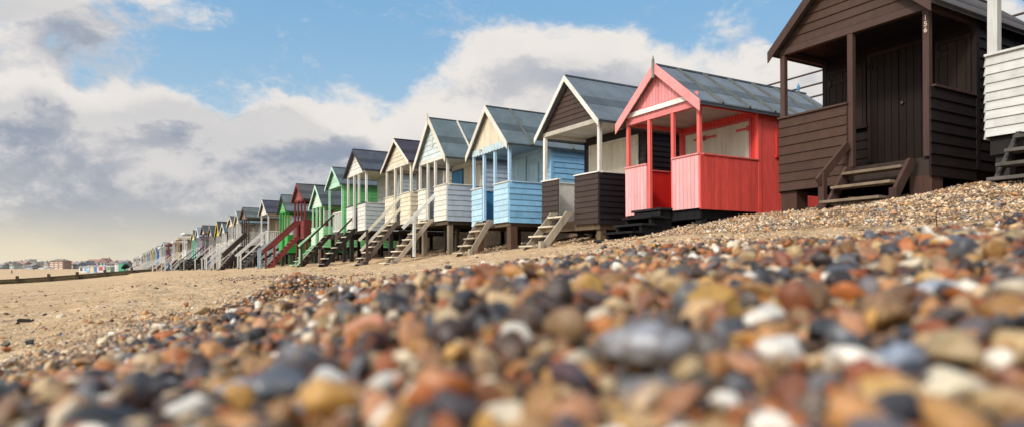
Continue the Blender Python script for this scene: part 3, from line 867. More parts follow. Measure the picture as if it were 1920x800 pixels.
            st = MB()
            sd = (Vector((bx, 0, gb)) - Vector((-.06, 0, top)))
            for s in (-1, 1):
                a_ = yc + s * wd / 2
                m1 = st if s == -1 else MB()
                m1.hexa([(bx - .03, a_ - .022, gb - .06), (bx + .11, a_ - .022, gb - .06), (bx + .11, a_ + .022, gb - .06), (bx - .03, a_ + .022, gb - .06),
                         (-.10 - tw * .6, a_ - .022, top), (-.045, a_ - .022, top - .05), (-.045, a_ + .022, top - .05), (-.10 - tw * .6, a_ + .022, top)] if False else
                        [(bx - tw * .1, a_ - .022, gb - .08), (bx + tw * .75, a_ - .022, gb - .08), (bx + tw * .75, a_ + .022, gb - .08), (bx - tw * .1, a_ + .022, gb - .08),
                         (-.05 - tw * .85, a_ - .022, top), (-.05, a_ - .022, top), (-.05, a_ + .022, top), (-.05 - tw * .85, a_ + .022, top)])
                if s == -1: st = st.obj('stairs', smat, root, bev)
                else: m1.obj('stringer', smat, st, bev)
            if detail >= 3:
                m1 = MB(); m1.box(bx + .06, bx + .15, yc - wd / 2 - .12, yc - wd / 2 - .03, gb - .3, gb + .2); m1.obj('stair_foot', smat, st, bev)
            for i in range(nt_):
                k = (i + .6) / nt_; xx = -.05 + (bx - .0 + .05) * k; zz = top + (gb - top) * k
                m1 = MB(); m1.box(xx - .15, xx + .07, yc - wd / 2 + .023, yc + wd / 2 - .023, zz, zz + .035); m1.obj('tread', tmat, st, bev)
        for (s, hh, c, x0, x1, post_x, pc, w_, hp) in opt.get('rails', ()):
            a_ = yc + s * (wd / 2 + .05)
            line = lambda xx: top + (gb - top) * (xx + .05) / (bx + .05)
            m1 = MB(); m1.bar((x0, a_, line(x0) + hh), (x1, a_, line(x1) + hh), .04, w_); m1.obj('handrail', paint(c, .3, 'h'), st, bev)
            for px_ in post_x:
                m1 = MB(); m1.box(px_ - .04, px_ + .04, a_ - .04, a_ + .04 + .0, (gb - .1 if px_ < bx + .5 else line(px_) - .5), line(px_) + hh + hp); m1.obj('newel', paint(pc, .3, 'v'), st, bev)
    if extra: extra(root, h, f, e, rz, porch, D)
    return root

HUTS = True
WHT = (.72, .71, .68); CRM = (.72, .64, .48); GREYW = (.16, .125, .095)
WOODST = (.20, .155, .115)

# white hut, partly outside the frame on the right
hut('white boarded hut cut off by the frame edge beside the brown hut', 8.4, 1.72, 3.83, 1.47, 1.95, .9, front=(.57, .57, .55), side=(.5, .5, .49), panel_h=.88, bw=.105,
    posts=4, open_=(-.42, .42), roof=(.08, .09, .1), stairs=(.34, .74, .75, 4, (.10, .095, .09), (.12, .11, .10), dict(sw=.10)), stilt=(.035, .03, .03), detail=3, post_w=.10, skirt=.02,
    doors=(('door', -.4, .4, 0, 1.8, (.6, .6, .58), 2, (.6, .6, .58), None),), wear=.1, ceil=(.6, .6, .6), floorc=(.03, .027, .026))

def number(text, size, mat, parent, at, vertical=0):
    """lettering as one mesh, facing the sea"""
    bm = bmesh.new()
    for i, ch in enumerate(text if vertical else [text]):
        c = bpy.data.curves.new('lettering', 'FONT'); c.body = ch; c.size = size; c.extrude = .0015; c.align_x = 'CENTER'; c.offset = .0022
        o = bpy.data.objects.new('lettering', c); COL.objects.link(o)
        bpy.context.view_layer.update()
        m_ = o.evaluated_get(bpy.context.evaluated_depsgraph_get()).to_mesh().copy()
        m_.transform(Matrix.Translation((0, -vertical * i, 0)))
        bm.from_mesh(m_); bpy.data.meshes.remove(m_); bpy.data.objects.remove(o); bpy.data.curves.remove(c)
    me_ = bpy.data.meshes.new('house_number'); bm.to_mesh(me_); bm.free(); me_.materials.append(mat)
    o = bpy.data.objects.new('house_number', me_); COL.objects.link(o); o.parent = parent
    o.location = at; o.rotation_euler = (R(90), 0, R(-90))

def brown_extra(root, h, f, e, rz, porch, D):
    number('156', .082, paint((.55, .47, .36), .5, 'v', tint=0), root, (-.0345, -h + .036, e - .23), .075)
BRN = (.060, .036, .029)
hut('dark brown hut with covered porch, double doors and white number 156 on its post', 8.4, 4.45, 6.56, 1.33, 1.88, .98, porch=1.05, cabin=2.7, front=(.074, .041, .031), side=(.022, .015, .016), inner=BRN, wallc=(.017, .011, .010), gable=(.075, .046, .036), trim=(.080, .050, .042),  # side, porch wall and doors darkened in colour to carry shade
    postc=(.085, .05, .043), roof=(.09, .075, .075), ceil=(.02, .018, .022), over=.09, posts=3, open_=(-.98, -.04), panel_h=.84, skirt=.22, bw=.135,
    stairs=(-.50, .82, .72, 3, (.085, .05, .04), (.22, .165, .115), dict(sw=.20, rails=((1, .34, (.095, .055, .043), -.08, -.72, (-.62,), (.085, .05, .04), .11, .07),))),
    doors=(('door', -.52, .30, 0, 1.72, (.019, .012, .010), 2, (.035, .022, .018), (.012, .011, .011)), ('shutter', .42, .95, .75, 1.62, (.026, .016, .013), 1, (.022, .014, .012), (.03, .02, .018)), ('shutter', -.98, -.64, .75, 1.62, (.026, .016, .013), 1, (.022, .014, .012), (.03, .02, .018))),
    stilt=(.085, .046, .036), stilt_w=.26, detail=3, wear=.1, barge_w=.11, extra=brown_extra, floorc=(.05, .035, .03))

def red_extra(root, h, f, e, rz, porch, D):
    mb = MB(); mb.tube((D - .1, 0, rz + .05), (D - .1, 0, rz + .13), .02); mb.tube((D - .1, 0, rz + .13), (D - .1, 0, rz + .19), .035, .03); mb.tube((D - .1, 0, rz + .19), (D - .1, 0, rz + .26), .028, .006)
    mb.obj('rear_finial', paint((.05, .22, .45), .1, 'v'), root)
    mb = MB(); mb.box(porch + .45, porch + .95, -h - .05, -h - .028, f + 1.0, f + 1.5); mb.box(porch + .42, porch + .98, -h - .07, -h - .028, f + .95, f + .998)
    mb.obj('side_shutter', paint((.62, .045, .035), .1, 'v'), root)
RED = (.80, .065, .052); PNK = (.82, .42, .43)
hut('red and pink boarded hut with cream shutters, white band and black steps', 8.5, 8.27, 10.19, 1.05, 1.80, .77, porch=1.45, cabin=2.55, style='v', bw=.085, front=PNK, side=(.82, .10, .082), inner=(.70, .02, .018), wallc=RED, gable=(.82, .32, .33), gstyle='v', trim=(.82, .31, .31), postc=(.80, .15, .13),
    roof=(.15, .18, .22), battens=6, posts=4, open_=(-.30, .32), panel_h=.86, beam='white', beamc=(.74, .24, .24), ceil=(.55, .55, .55), finial=(.24, .24, .21), skirt=.05,
    stairs=(.08, .70, 1.02, 5, (.018, .018, .02), (.022, .022, .024), dict(boxy=True)),
    doors=(('shutter', -.80, .80, .62, 1.62, (.68, .64, .52), 3, (.62, .09, .10), 'smooth'), ),
    stilt=(.035, .035, .035), detail=3, wear=.2, extra=red_extra, barge_w=.15, floorc=(.014, .014, .016), post_w=.065)
# white band across the red gable
hr = [o for o in bpy.data.objects if o.name.startswith('beach_hut') and 'red and pink' in o.get('label', '')][0]
W_ = 1.92; f_ = 1.05 - hr.location.z
mb = MB(); mb.box(-.078, -.058, -W_ / 2 + .08, W_ / 2 - .08, f_ + 1.80 + .03, f_ + 1.80 + .12); mb.obj('gable_band', paint((.74, .73, .70), .1, 'h'), hr, .004)

hut('black boarded hut with white bargeboards, white posts and cream double doors', 8.3, 10.83, 12.93, 1.0, 2.04, 1.0, porch=1.2, cabin=2.7, front=(.060, .044, .038), side=(.022, .018, .021), inner=(.68, .67, .66), wallc=(.04, .032, .030), gable=(.075, .053, .045), trim=(.74, .73, .69), postc=(.74, .73, .70),
    roof=(.13, .16, .195), posts=2, open_=(-.20, .36), panel_h=.92, skirt=.1, ceil=(.62, .62, .60), bw=.115, beamc=(.5, .47, .4),
    stairs=(.10, .60, 1.0, 4, (.44, .385, .30), (.66, .58, .46), dict(sw=.24, drop=-.20)),
    doors=(('shutter', -.82, .82, .55, 1.78, (.64, .59, .47), 2, (.66, .63, .55), 'smooth'),), stilt=(.20, .135, .085), detail=3, wear=.12, barge_w=.085, floorc=(.16, .115, .075))

def blue_extra(root, h, f, e, rz, porch, D):
    # scalloped valance with the number
    pts_ = [(-h + .04, e + .03)]
    n = 12
    pts_ = []
    for i in range(n * 4 + 1):
        yy = -h + .05 + (2 * h - .1) * i / (n * 4)
        pts_.append((-.062, yy, e - .12 - .035 * abs(math.sin(i / 4 * math.pi))))
    pts_ = pts_ + [(-.062, h - .05, e + .03), (-.062, -h + .05, e + .03)]
    mb = MB().poly(pts_, (1, 0, 0), .018); mb.obj('valance', paint((.50, .64, .70), .3, 'h'), root)
    mb = MB(); mb.box(-.068, -.0622, h - .70, h - .48, e - .095, e + .015); pl = mb.obj('number_plate', paint((.72, .72, .68), .1, 'h'), root)
    number('154', .125, paint((.02, .02, .025), .0, 'v'), pl, (-.0695, h - .59, e - .083))
hut('sky blue hut with cream gable and scalloped valance numbered 154', 8.4, 14.66, 16.74, 1.26, 1.93, 1.02, porch=1.25, cabin=2.5, style='h', front=(.42, .62, .76), side=(.25, .52, .78), inner=(.06, .26, .50), wallc=(.42, .60, .70), gable=(.72, .64, .50), gstyle='v', trim=(.74, .71, .64), postc=(.40, .60, .78), side_style='h',
    roof=(.115, .15, .175), battens=3, posts=4, open_=(-.24, .38), panel_h=.88, skirt=.12, ceil=(.25, .42, .55), beamc=(.42, .58, .68),
    stairs=(.09, .66, .85, 5, (.36, .30, .23), (.58, .49, .37), dict(sw=.20)),
    doors=(('door', .22, .85, 0, 1.75, (.42, .60, .70), 1, (.40, .58, .68), None), ('shutter', -.42, .02, .72, 1.5, (.44, .62, .70), 1, (.40, .57, .66), None)),
    stilt=(.15, .085, .055), stilt_w=.2, detail=3, wear=.2, extra=blue_extra, barge_w=.12, floorc=(.14, .105, .075))

def pale_extra(root, h, f, e, rz, porch, D):
    mb = MB(); zc = e + .52
    for (z0, z1, w0, w1) in ((-.16, -.10, .03, .08), (-.10, 0, .08, .06), (0, .09, .06, .035), (.09, .16, .035, .015)):
        mb.hexa([(-.05, -w0, zc + z0), (-.03, -w0, zc + z0), (-.03, w0, zc + z0), (-.05, w0, zc + z0), (-.05, -w1, zc + z1), (-.03, -w1, zc + z1), (-.03, w1, zc + z1), (-.05, w1, zc + z1)], .5)
    mb.obj('wall_ornament', paint((.62, .58, .5), .2, 'v'), root)
hut('pale blue and white hut with steep gable, blue doors and single white handrail', 8.25, 18.14, 20.36, 1.5, 1.86, 1.2, porch=1.2, cabin=2.6, front=(.70, .69, .62), side=(.46, .53, .61), inner=(.56, .62, .66), wallc=(.68, .68, .62), gable=(.58, .66, .68), trim=(.72, .69, .60), postc=(.70, .68, .62), roof=(.115, .155, .175), battens=2,  # side colour has the bluish shade of that face mixed in
    posts=4, open_=(-.16, .42), panel_h=.95, skirt=.1, bw=.15, ceil=(.55, .54, .5), finial=(.6, .55, .45),
    stairs=(.13, .66, 1.5, 8, (.38, .315, .245), (.72, .63, .50), dict(sw=.2, rails=((-1, .72, (.70, .71, .69), -.02, -1.10, (-.73,), (.68, .69, .66), .10, .02),))),
    doors=(('door', .30, 1.02, 0, 1.62, (.055, .27, .56), 2, (.05, .12, .2), None), ('shutter', -.95, .08, .72, 1.62, (.66, .60, .47), 2, (.62, .58, .48), None)),
    stilt=(.19, .155, .11), detail=3, wear=.25, barge_w=.13, extra=pale_extra, floorc=(.10, .08, .06))

hut('cream boarded hut with dark plum roof and two cream handrails', 8.2, 20.94, 23.40, 1.58, 1.97, .84, rot=.3, porch=1.2, cabin=2.5, front=(.72, .66, .52), side=(.70, .63, .48), inner=(.5, .5, .5), wallc=(.36, .37, .42), gable=(.72, .66, .52), trim=(.70, .66, .56), roof=(.045, .040, .062), posts=4, open_=(-.28, .32), panel_h=.90, ceil=(.6, .56, .46), bw=.15,
    stairs=(.02, .66, 1.5, 8, (.14, .115, .095), (.72, .63, .50), dict(sw=.2, rails=((-1, .85, (.70, .66, .55), -.05, -1.52, (), DARKW, .09, .02), (-1, .45, (.70, .66, .55), -.05, -1.46, (-1.25,), (.07, .055, .045), .09, .5)))),
    doors=(('door', -.35, .35, 0, 1.65, (.40, .40, .42), 2, (.45, .44, .42), None),), stilt=(.035, .03, .03), detail=3, wear=.2, barge_w=.08)

hut('grey and white boarded hut with slate dark roof and black stairs', 7.85, 24.68, 27.10, 1.52, 2.2, .85, rot=.5, porch=1.3, cabin=2.5, front=(.66, .66, .62), side=(.42, .48, .50), inner=(.35, .34, .38), wallc=(.5, .5, .48), gable=(.68, .68, .64), trim=(.06, .055, .06), postc=(.70, .70, .68), roof=(.060, .072, .098), posts=4, open_=(-.26, .34), panel_h=.90, ceil=(.62, .58, .48), beamc=(.68, .68, .64),  # side is a greyer tone than front, with its shade painted in
    stairs=(.04, .66, 1.45, 7, (.03, .027, .026), (.56, .49, .39), dict(sw=.22, rails=((1, .45, DARKW, -.05, -.9, (-.7, -1.35), (.16, .12, .09), .06, .1),))),
    doors=(('door', -.35, .35, 0, 1.65, (.5, .5, .5), 1, (.6, .6, .58), None),), stilt=(.03, .027, .026), detail=2, wear=.2, barge_w=.07)

LG = (.24, .60, .30)
hut('bright green hut with mint gable and white spindle railing', 7.8, 27.77, 29.80, 1.45, 2.06, .72, rot=.8, porch=1.2, cabin=2.6, front=(.40, .70, .50), side=(.17, .56, .20), inner=(.2, .4, .2), wallc=(.20, .36, .13), gable=(.42, .68, .52), trim=(.46, .72, .58), postc=(.38, .68, .50), roof=(.10, .13, .15), posts=2, panels=False, sidepanels=False,
    railing=((.72, .74, .70), lambda h, p, o0, o1: (((0, -h + .05), (0, .35)), ((.05, -h + .03), (p - .05, -h + .03)), ((.05, h - .03), (p - .05, h - .03)))), open_=(.35, .9), ceil=(.3, .45, .3), extra=lambda root, h, f, e, rz, porch, D: clad(MB(), (.04, -h - .002, 0), (1, 0, 0), (0, -1, 0), porch - .04, f - .1, e - .02, 'h', .14).obj('side_screen', paint((.17, .56, .20), .25, 'h'), root) and None,
    stairs=(.6, .66, 1.5, 7, (.055, .04, .033), (.30, .24, .18), dict(sw=.2, rails=((-1, .80, (.05, .036, .03), .0, -1.5, (-1.4,), (.06, .045, .036), .07, .0),))),
    stilt=(.035, .03, .03), wear=.2, barge_w=.09)

MNT = (.46, .74, .50)
hut('small mint green hut with mint stairs and white gable boards', 7.8, 30.84, 32.90, 1.05, 1.85, .86, rot=1.2, porch=1.1, cabin=2.4, front=(.60, .78, .60), side=(.30, .68, .32), inner=(.3, .5, .3), wallc=(.22, .5, .16), gable=(.62, .76, .64), trim=(.50, .76, .58), postc=(.42, .74, .46), roof=(.075, .09, .105), posts=4, open_=(-.3, .3), panel_h=.8, ceil=(.4, .5, .4),
    stairs=(.0, .62, 1.15, 6, (.42, .70, .46), (.42, .68, .46), dict(sw=.2, paint=True, tpaint=True, rails=((-1, .80, (.46, .74, .52), -.05, -1.0, (-.92,), (.46, .74, .52), .08, .0),))),
    stilt=(.05, .05, .045), wear=.25, barge_w=.09)

MAR = (.19, .036, .033)
hut('maroon open porch hut on tall legs with maroon stairs', 7.7, 34.17, 36.25, 1.55, 1.90, .75, rot=1.5, porch=1.3, cabin=2.4, front=MAR, side=(.16, .03, .028), wallc=(.13, .04, .035), gable=(.30, .085, .07), trim=(.19, .04, .036), postc=(.19, .036, .033), roof=(.085, .085, .092), posts=4, open_=(-.35, .35), panel_h=.8, ceil=(.2, .05, .045),
    stairs=(.0, .7, 1.7, 9, (.20, .04, .036), (.28, .19, .14), dict(sw=.28, paint=True, rails=((1, .85, (.21, .045, .04), -.05, -1.75, (-1.6, -1.2), (.21, .04, .036), .2, .05), (-1, .8, (.2, .04, .036), -.05, -1.4, (-1.35,), (.21, .04, .036), .12, .0)))),
    doors=(('shutter', -.9, -.3, .8, 1.5, (.5, .5, .48), 1, (.19, .04, .03), None),), stilt=(.16, .035, .03), wear=.3, barge_w=.1)

GRN = (.045, .36, .07)
hut('vivid green hut with blue grey stairs', 7.5, 37.16, 39.20, .92, 2.15, .84, rot=1.7, porch=1.2, cabin=2.5, front=(.05, .40, .08), side=(.03, .33, .05), inner=(.03, .25, .05), wallc=(.14, .22, .20), gable=(.16, .48, .18), trim=(.06, .06, .055), postc=(.05, .40, .08), roof=(.12, .155, .17), posts=4, open_=(-.3, .3), panel_h=.8, ceil=(.1, .3, .1), beamc=(.05, .38, .08),
    stairs=(.15, .7, 1.35, 6, (.36, .43, .48), (.36, .42, .46), dict(sw=.24, paint=True, tpaint=True, rails=((-1, .95, (.38, .46, .52), .1, -1.35, (-1.3,), (.36, .43, .48), .13, .0), (-1, .5, (.38, .45, .50), -.3, -1.35, (), (.36, .43, .48), .13, .0), (1, .9, (.38, .45, .50), -.2, -1.3, (-1.25,), (.38, .45, .5), .1, .0)))),
    stilt=(.04, .1, .04), wear=.2, barge_w=.1)

def side_rail(h, p, o0, o1): return (((0, -h + .04), (0, o0)), ((0, o1), (0, h - .04)), ((.05, -h + .04), (p - .05, -h + .04)))
WR = (.70, .70, .67)
hut('white hut with navy slate roof, cream doors and white railings', 7.2, 41.43, 43.40, 1.27, 1.97, .72, rot=1.9, porch=1.4, cabin=2.5, front=(.70, .69, .64), side=(.42, .50, .66), wallc=(.68, .60, .44), gable=(.72, .68, .58), trim=(.70, .69, .66), roof=(.055, .06, .085), posts=2, panels=False, sidepanels=False, railing=(WR, side_rail), open_=(-.3, .4), ceil=(.65, .64, .6),
    doors=(('door', -.7, .7, 0, 1.7, (.68, .62, .46), 3, (.66, .64, .58), None),),
    stairs=(.0, .75, 1.5, 7, (.11, .115, .125), (.32, .30, .28), dict(sw=.24, rails=((-1, .85, WR, .0, -1.6, (-1.45,), WR, .1, .05), (-1, .45, WR, -.1, -1.5, (), WR, .08, .05), (1, .85, WR, .0, -1.6, (-1.45,), WR, .1, .05)))), stilt=(.04, .04, .04), wear=.15, barge_w=.06)

hut('open brown timber hut with lichened grey roof and dark stair side', 7.0, 47.42, 49.80, 1.45, 1.9, .64, rot=2.2, porch=1.8, cabin=2.2, front=(.11, .07, .055), side=(.30, .23, .17), wallc=(.40, .32, .2), gable=(.24, .18, .135), trim=(.10, .075, .06), postc=(.085, .06, .05), roof=(.105, .125, .125), posts=4, panels=False, sidepanels=False, open_=(-.35, .35), ceil=(.3, .2, .15), beamc=(.14, .10, .08),
    railing=((.62, .60, .55), lambda h, p, o0, o1: (((.05, -h + .04), (p - .05, -h + .04)),)),
    stairs=(.05, .8, 1.7, 8, (.055, .036, .033), (.3, .25, .2), dict(sw=.3, rails=((-1, .75, (.055, .036, .033), .0, -1.5, (), WR, .3, 0), (1, .9, WR, -.1, -1.7, (-1.5,), WR, .12, .1)))), stilt=(.03, .028, .028), barge_w=.1)

def rails2(c, n=1): return ((-1, .85, c, .0, -1.45, (-1.35,), c, .09, .04), (-1, .42, c, -.05, -1.4, (), c, .07, .04), (1, .85, c, .0, -1.45, (-1.35,), c, .09, .04))[:1 + 2 * n]
far = [  # label, x, y0, y1, zf, H, rise, rot, front, gable, roof, stair colour, rail colour, flat
 ('narrow pale grey hut with cream gable next to the open brown hut', 6.9, 50.46, 52.07, 1.15, 2.06, .7, 2.5, (.56,.58,.58), (.62,.56,.45), (.12,.16,.18), (.5,.5,.48), WR, False),
 ('cream hut with finial and charcoal roof behind white stair rails', 6.8, 52.68, 54.95, 1.2, 1.94, .6, 2.6, (.64,.58,.45), (.62,.56,.42), (.07,.085,.085), (.2,.17,.15), WR, False),
 ('white hut with white gable and lilac side behind the tall stairs', 6.7, 56.76, 58.6, 1.08, 1.74, .62, 2.8, (.66,.66,.63), (.72,.69,.6), (.08,.10,.12), (.62,.62,.6), WR, False),
 ('hut with bright yellow gable and very dark roof', 6.6, 59.34, 61.2, 1.1, 1.62, 1.0, 2.9, (.62,.62,.62), (.76,.52,.10), (.04,.045,.05), (.10,.20,.42), WR, False),
 ('brown and cream hut with pointed cream gable and thin pole', 6.4, 63.07, 65.0, 1.08, 1.76, .74, 3.2, (.42,.36,.34), (.72,.66,.5), (.06,.068,.068), (.08,.07,.07), (.6,.6,.58), False),
 ('hut with peach orange gable and dark mauve walls', 6.2, 66.88, 69.3, 1.12, 2.0, .7, 3.4, (.20,.15,.17), (.72,.42,.25), (.065,.072,.072), (.025,.024,.024), (.03,.03,.03), False),
 ('lavender grey hut with white gable and light blue roof', 6.05, 71.0, 73.0, 1.04, 1.97, .79, 3.6, (.44,.43,.50), (.72,.70,.66), (.20,.27,.34), (.05,.05,.05), (.4,.4,.4), False),
 ('turquoise hut with pale yellow gable', 5.9, 74.2, 76.4, .92, 1.95, .81, 3.7, (.22,.62,.50), (.72,.66,.35), (.10,.10,.085), (.04,.05,.045), (.1,.14,.1), False),
 ('flat roofed white hut with tall white corner posts and handrails', 5.5, 80.5, 83.2, 1.0, 2.6, .3, 3.9, (.70,.70,.69), None, (.06,.07,.06), (.62,.62,.6), WR, True),
 ('flat roofed tan hut with dark open front', 5.2, 86.5, 89.4, .9, 2.35, .3, 3.9, (.50,.42,.28), None, (.09,.08,.06), (.16,.06,.06), (.6,.58,.52), True),
 ('lilac white hut with brown lean roof behind the tan hut', 4.95, 91.5, 93.6, .8, 2.2, .3, 3.9, (.60,.57,.60), None, (.14,.12,.10), (.6,.6,.58), (.66,.64,.6), True),
 ('hut with maroon balcony band and cream side', 4.6, 95.4, 98.4, .7, 2.2, .3, 3.9, (.20,.045,.04), None, (.16,.11,.08), (.55,.5,.4), (.62,.56,.45), True),
 ('grey white hut with steel grey roof past the maroon balcony', 4.3, 100.5, 103.3, .55, 2.35, .4, 3.9, (.55,.57,.60), (.5,.52,.55), (.25,.29,.32), (.2,.06,.06), WR, False),
 ('white hut with khaki roof edge beside a royal blue hut', 4.05, 104.8, 107.2, .45, 2.2, .3, 3.9, (.66,.65,.62), None, (.22,.21,.16), (.6,.6,.58), WR, True),
 ('royal blue hut far along the row', 3.85, 108.0, 110.2, .35, 2.15, .5, 3.9, (.10,.25,.62), (.12,.28,.62), (.30,.32,.30), (.15,.22,.4), WR, False),
 ('pale aqua hut left of the royal blue hut', 3.65, 111.6, 113.8, .28, 2.1, .45, 3.9, (.52,.64,.66), (.56,.64,.64), (.24,.24,.2), (.05,.06,.09), (.5,.55,.6), False),
 ('mustard and cream hut far along the row', 3.4, 115.0, 117.2, .2, 2.15, .45, 3.9, (.62,.52,.26), (.64,.5,.22), (.22,.18,.12), (.4,.22,.08), (.6,.55,.45), False),
 ('cream white hut left of the mustard hut', 3.2, 118.4, 120.6, .1, 2.1, .45, 3.9, (.66,.62,.54), (.66,.62,.5), (.28,.26,.22), (.55,.5,.42), WR, False),
 ('faded blue and white hut among the farthest whites', 2.95, 122.0, 124.2, .0, 2.1, .45, 3.9, (.40,.50,.66), (.6,.62,.66), (.26,.27,.28), (.5,.52,.55), WR, False),
 ('far white hut with grey side and white stair rail', 2.7, 125.6, 127.8, -.1, 2.1, .45, 3.9, (.64,.64,.64), (.66,.64,.6), (.30,.30,.29), (.6,.6,.6), WR, False),
 ('far ivory hut with olive roof', 2.45, 129.2, 131.4, -.2, 2.05, .45, 3.9, (.66,.63,.52), (.6,.58,.45), (.20,.20,.12), (.6,.58,.5), WR, False),
 ('far white hut with open balcony frame and maroon stairs', 2.1, 134.0, 137.0, -.35, 2.1, .3, 3.9, (.68,.67,.66), None, (.34,.33,.30), (.2,.05,.05), (.25,.06,.06), True),
 ('far lavender white hut right of the row end', 1.75, 139.5, 141.8, -.5, 2.0, .45, 3.9, (.58,.57,.62), (.62,.6,.62), (.33,.32,.32), (.6,.6,.6), WR, False),
 ('far stone grey hut second from the row end', 1.45, 144.0, 146.2, -.6, 1.95, .45, 3.9, (.50,.48,.46), (.52,.5,.48), (.3,.28,.26), (.5,.5,.5), WR, False),
 ('far white hut with dark eave third from the row end', 1.6, 141.95, 143.9, -.55, 2.0, .4, 3.9, (.70,.69,.67), (.7,.69,.66), (.15,.14,.13), (.5,.5,.5), WR, False),
 ('last white hut at the far end of the row', 1.1, 148.6, 150.8, -.7, 1.95, .4, 3.9, (.70,.70,.69), (.7,.69,.66), (.22,.2,.19), (.6,.6,.6), WR, False),
]
for i, (lab, x, y0, y1, zf, H, rise, rot, fc, gc, rc, sc, rl, fl) in enumerate(far):
    near_ = i < 8
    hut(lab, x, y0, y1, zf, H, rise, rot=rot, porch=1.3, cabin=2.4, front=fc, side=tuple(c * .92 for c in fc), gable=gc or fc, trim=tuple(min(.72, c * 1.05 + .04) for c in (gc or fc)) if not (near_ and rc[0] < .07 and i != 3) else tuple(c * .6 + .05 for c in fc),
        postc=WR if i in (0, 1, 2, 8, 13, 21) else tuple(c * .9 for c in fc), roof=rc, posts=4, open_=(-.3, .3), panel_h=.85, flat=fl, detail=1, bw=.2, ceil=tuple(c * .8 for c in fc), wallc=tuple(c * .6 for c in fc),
        stairs=(.0, .75, 1.45 if near_ else 1.3, 6, sc, (.3, .26, .2), dict(sw=.26, paint=sc[0] > .25, rails=rails2(rl, 1 if i in (0, 1, 2, 8, 9, 12, 15, 18, 19, 21) else 0))),
        stilt=(.035, .032, .03), barge_w=.1, finial=(.3, .28, .25) if i in (1, 4) else None, wear=.15)

# ------------------------------------------------------------------ promenade railing behind the huts
rl = empty('promenade_railing', (14.0, 6.0, hz(14.0, 6.0)), 0, 'rusty brown tubular railing on the promenade behind the huts', 'railing')
rust = plain('rusty_paint', (.09, .055, .045), .6, .2, .5, 30)
def loc(x, y, z): return (x - 14.0, y - 6.0, z - rl.location.z)
ys = np.arange(-3.0, 40, 2.05) + .45
for zz in (4.57, 4.28, 4.0):
    mb = MB(); mb.tube(loc(14.0, -3, zz), loc(14.0, 40, zz), .022, n=10, tint=.5); mb.obj('rail', rust, rl, smooth_=False)
for y_ in ys:
    mb = MB(); mb.tube(loc(14.0, y_, 3.3), loc(14.0, y_, 4.55), .026, n=10)
    for zz in (4.57, 4.28, 4.0): mb.tube(loc(14.0, y_, zz - .035), loc(14.0, y_, zz + .035), .04, n=10)
    mb.obj('post', rust, rl)

# ------------------------------------------------------------------ groyne
YG = 105.0
gr = empty('groyne', (0, YG, hz(0, YG)), 0, 'long low weathered timber groyne with square posts running down the beach', 'groyne')
gw = wood((.085, .07, .04)); gp = wood((.095, .075, .05), 'v')
def gtop(x): return np.interp(x, [-20, -12.2, -8.9, -5.8, -2.7, .45, 3.7, 6], [-1.9, -1.48, -1.24, -.98, -.70, -.42, -.2, -.1])
xs = np.array([-18.3, -15.2, -12.2, -8.9, -5.8, -2.7, .45, 3.7])
for i in range(len(xs) - 1):
    x0, x1 = xs[i], xs[i + 1]
    for k in range(4):
        mb = MB(); z0, z1 = gtop(x0) - .30 * k, gtop(x1) - .30 * k
        z0 -= gr.location.z; z1 -= gr.location.z
        mb.hexa([(x0 + .02, -.04, z0 - .293), (x1 - .02, -.04, z1 - .293), (x1 - .02, .04, z1 - .293), (x0 + .02, .04, z0 - .293), (x0 + .02, -.04, z0), (x1 - .02, -.04, z1), (x1 - .02, .04, z1), (x0 + .02, .04, z0)])
        mb.obj('plank', gw, gr)
for x_ in xs:
    mb = MB(); zt = gtop(x_) + .36 - gr.location.z
    mb.box(x_ - .17, x_ + .17, -.28, -.045, zt - 2.2, zt); mb.box(x_ - .10, x_ + .10, -.33, -.285, zt - .5, zt - .38)
    mb.obj('post', gp, gr)

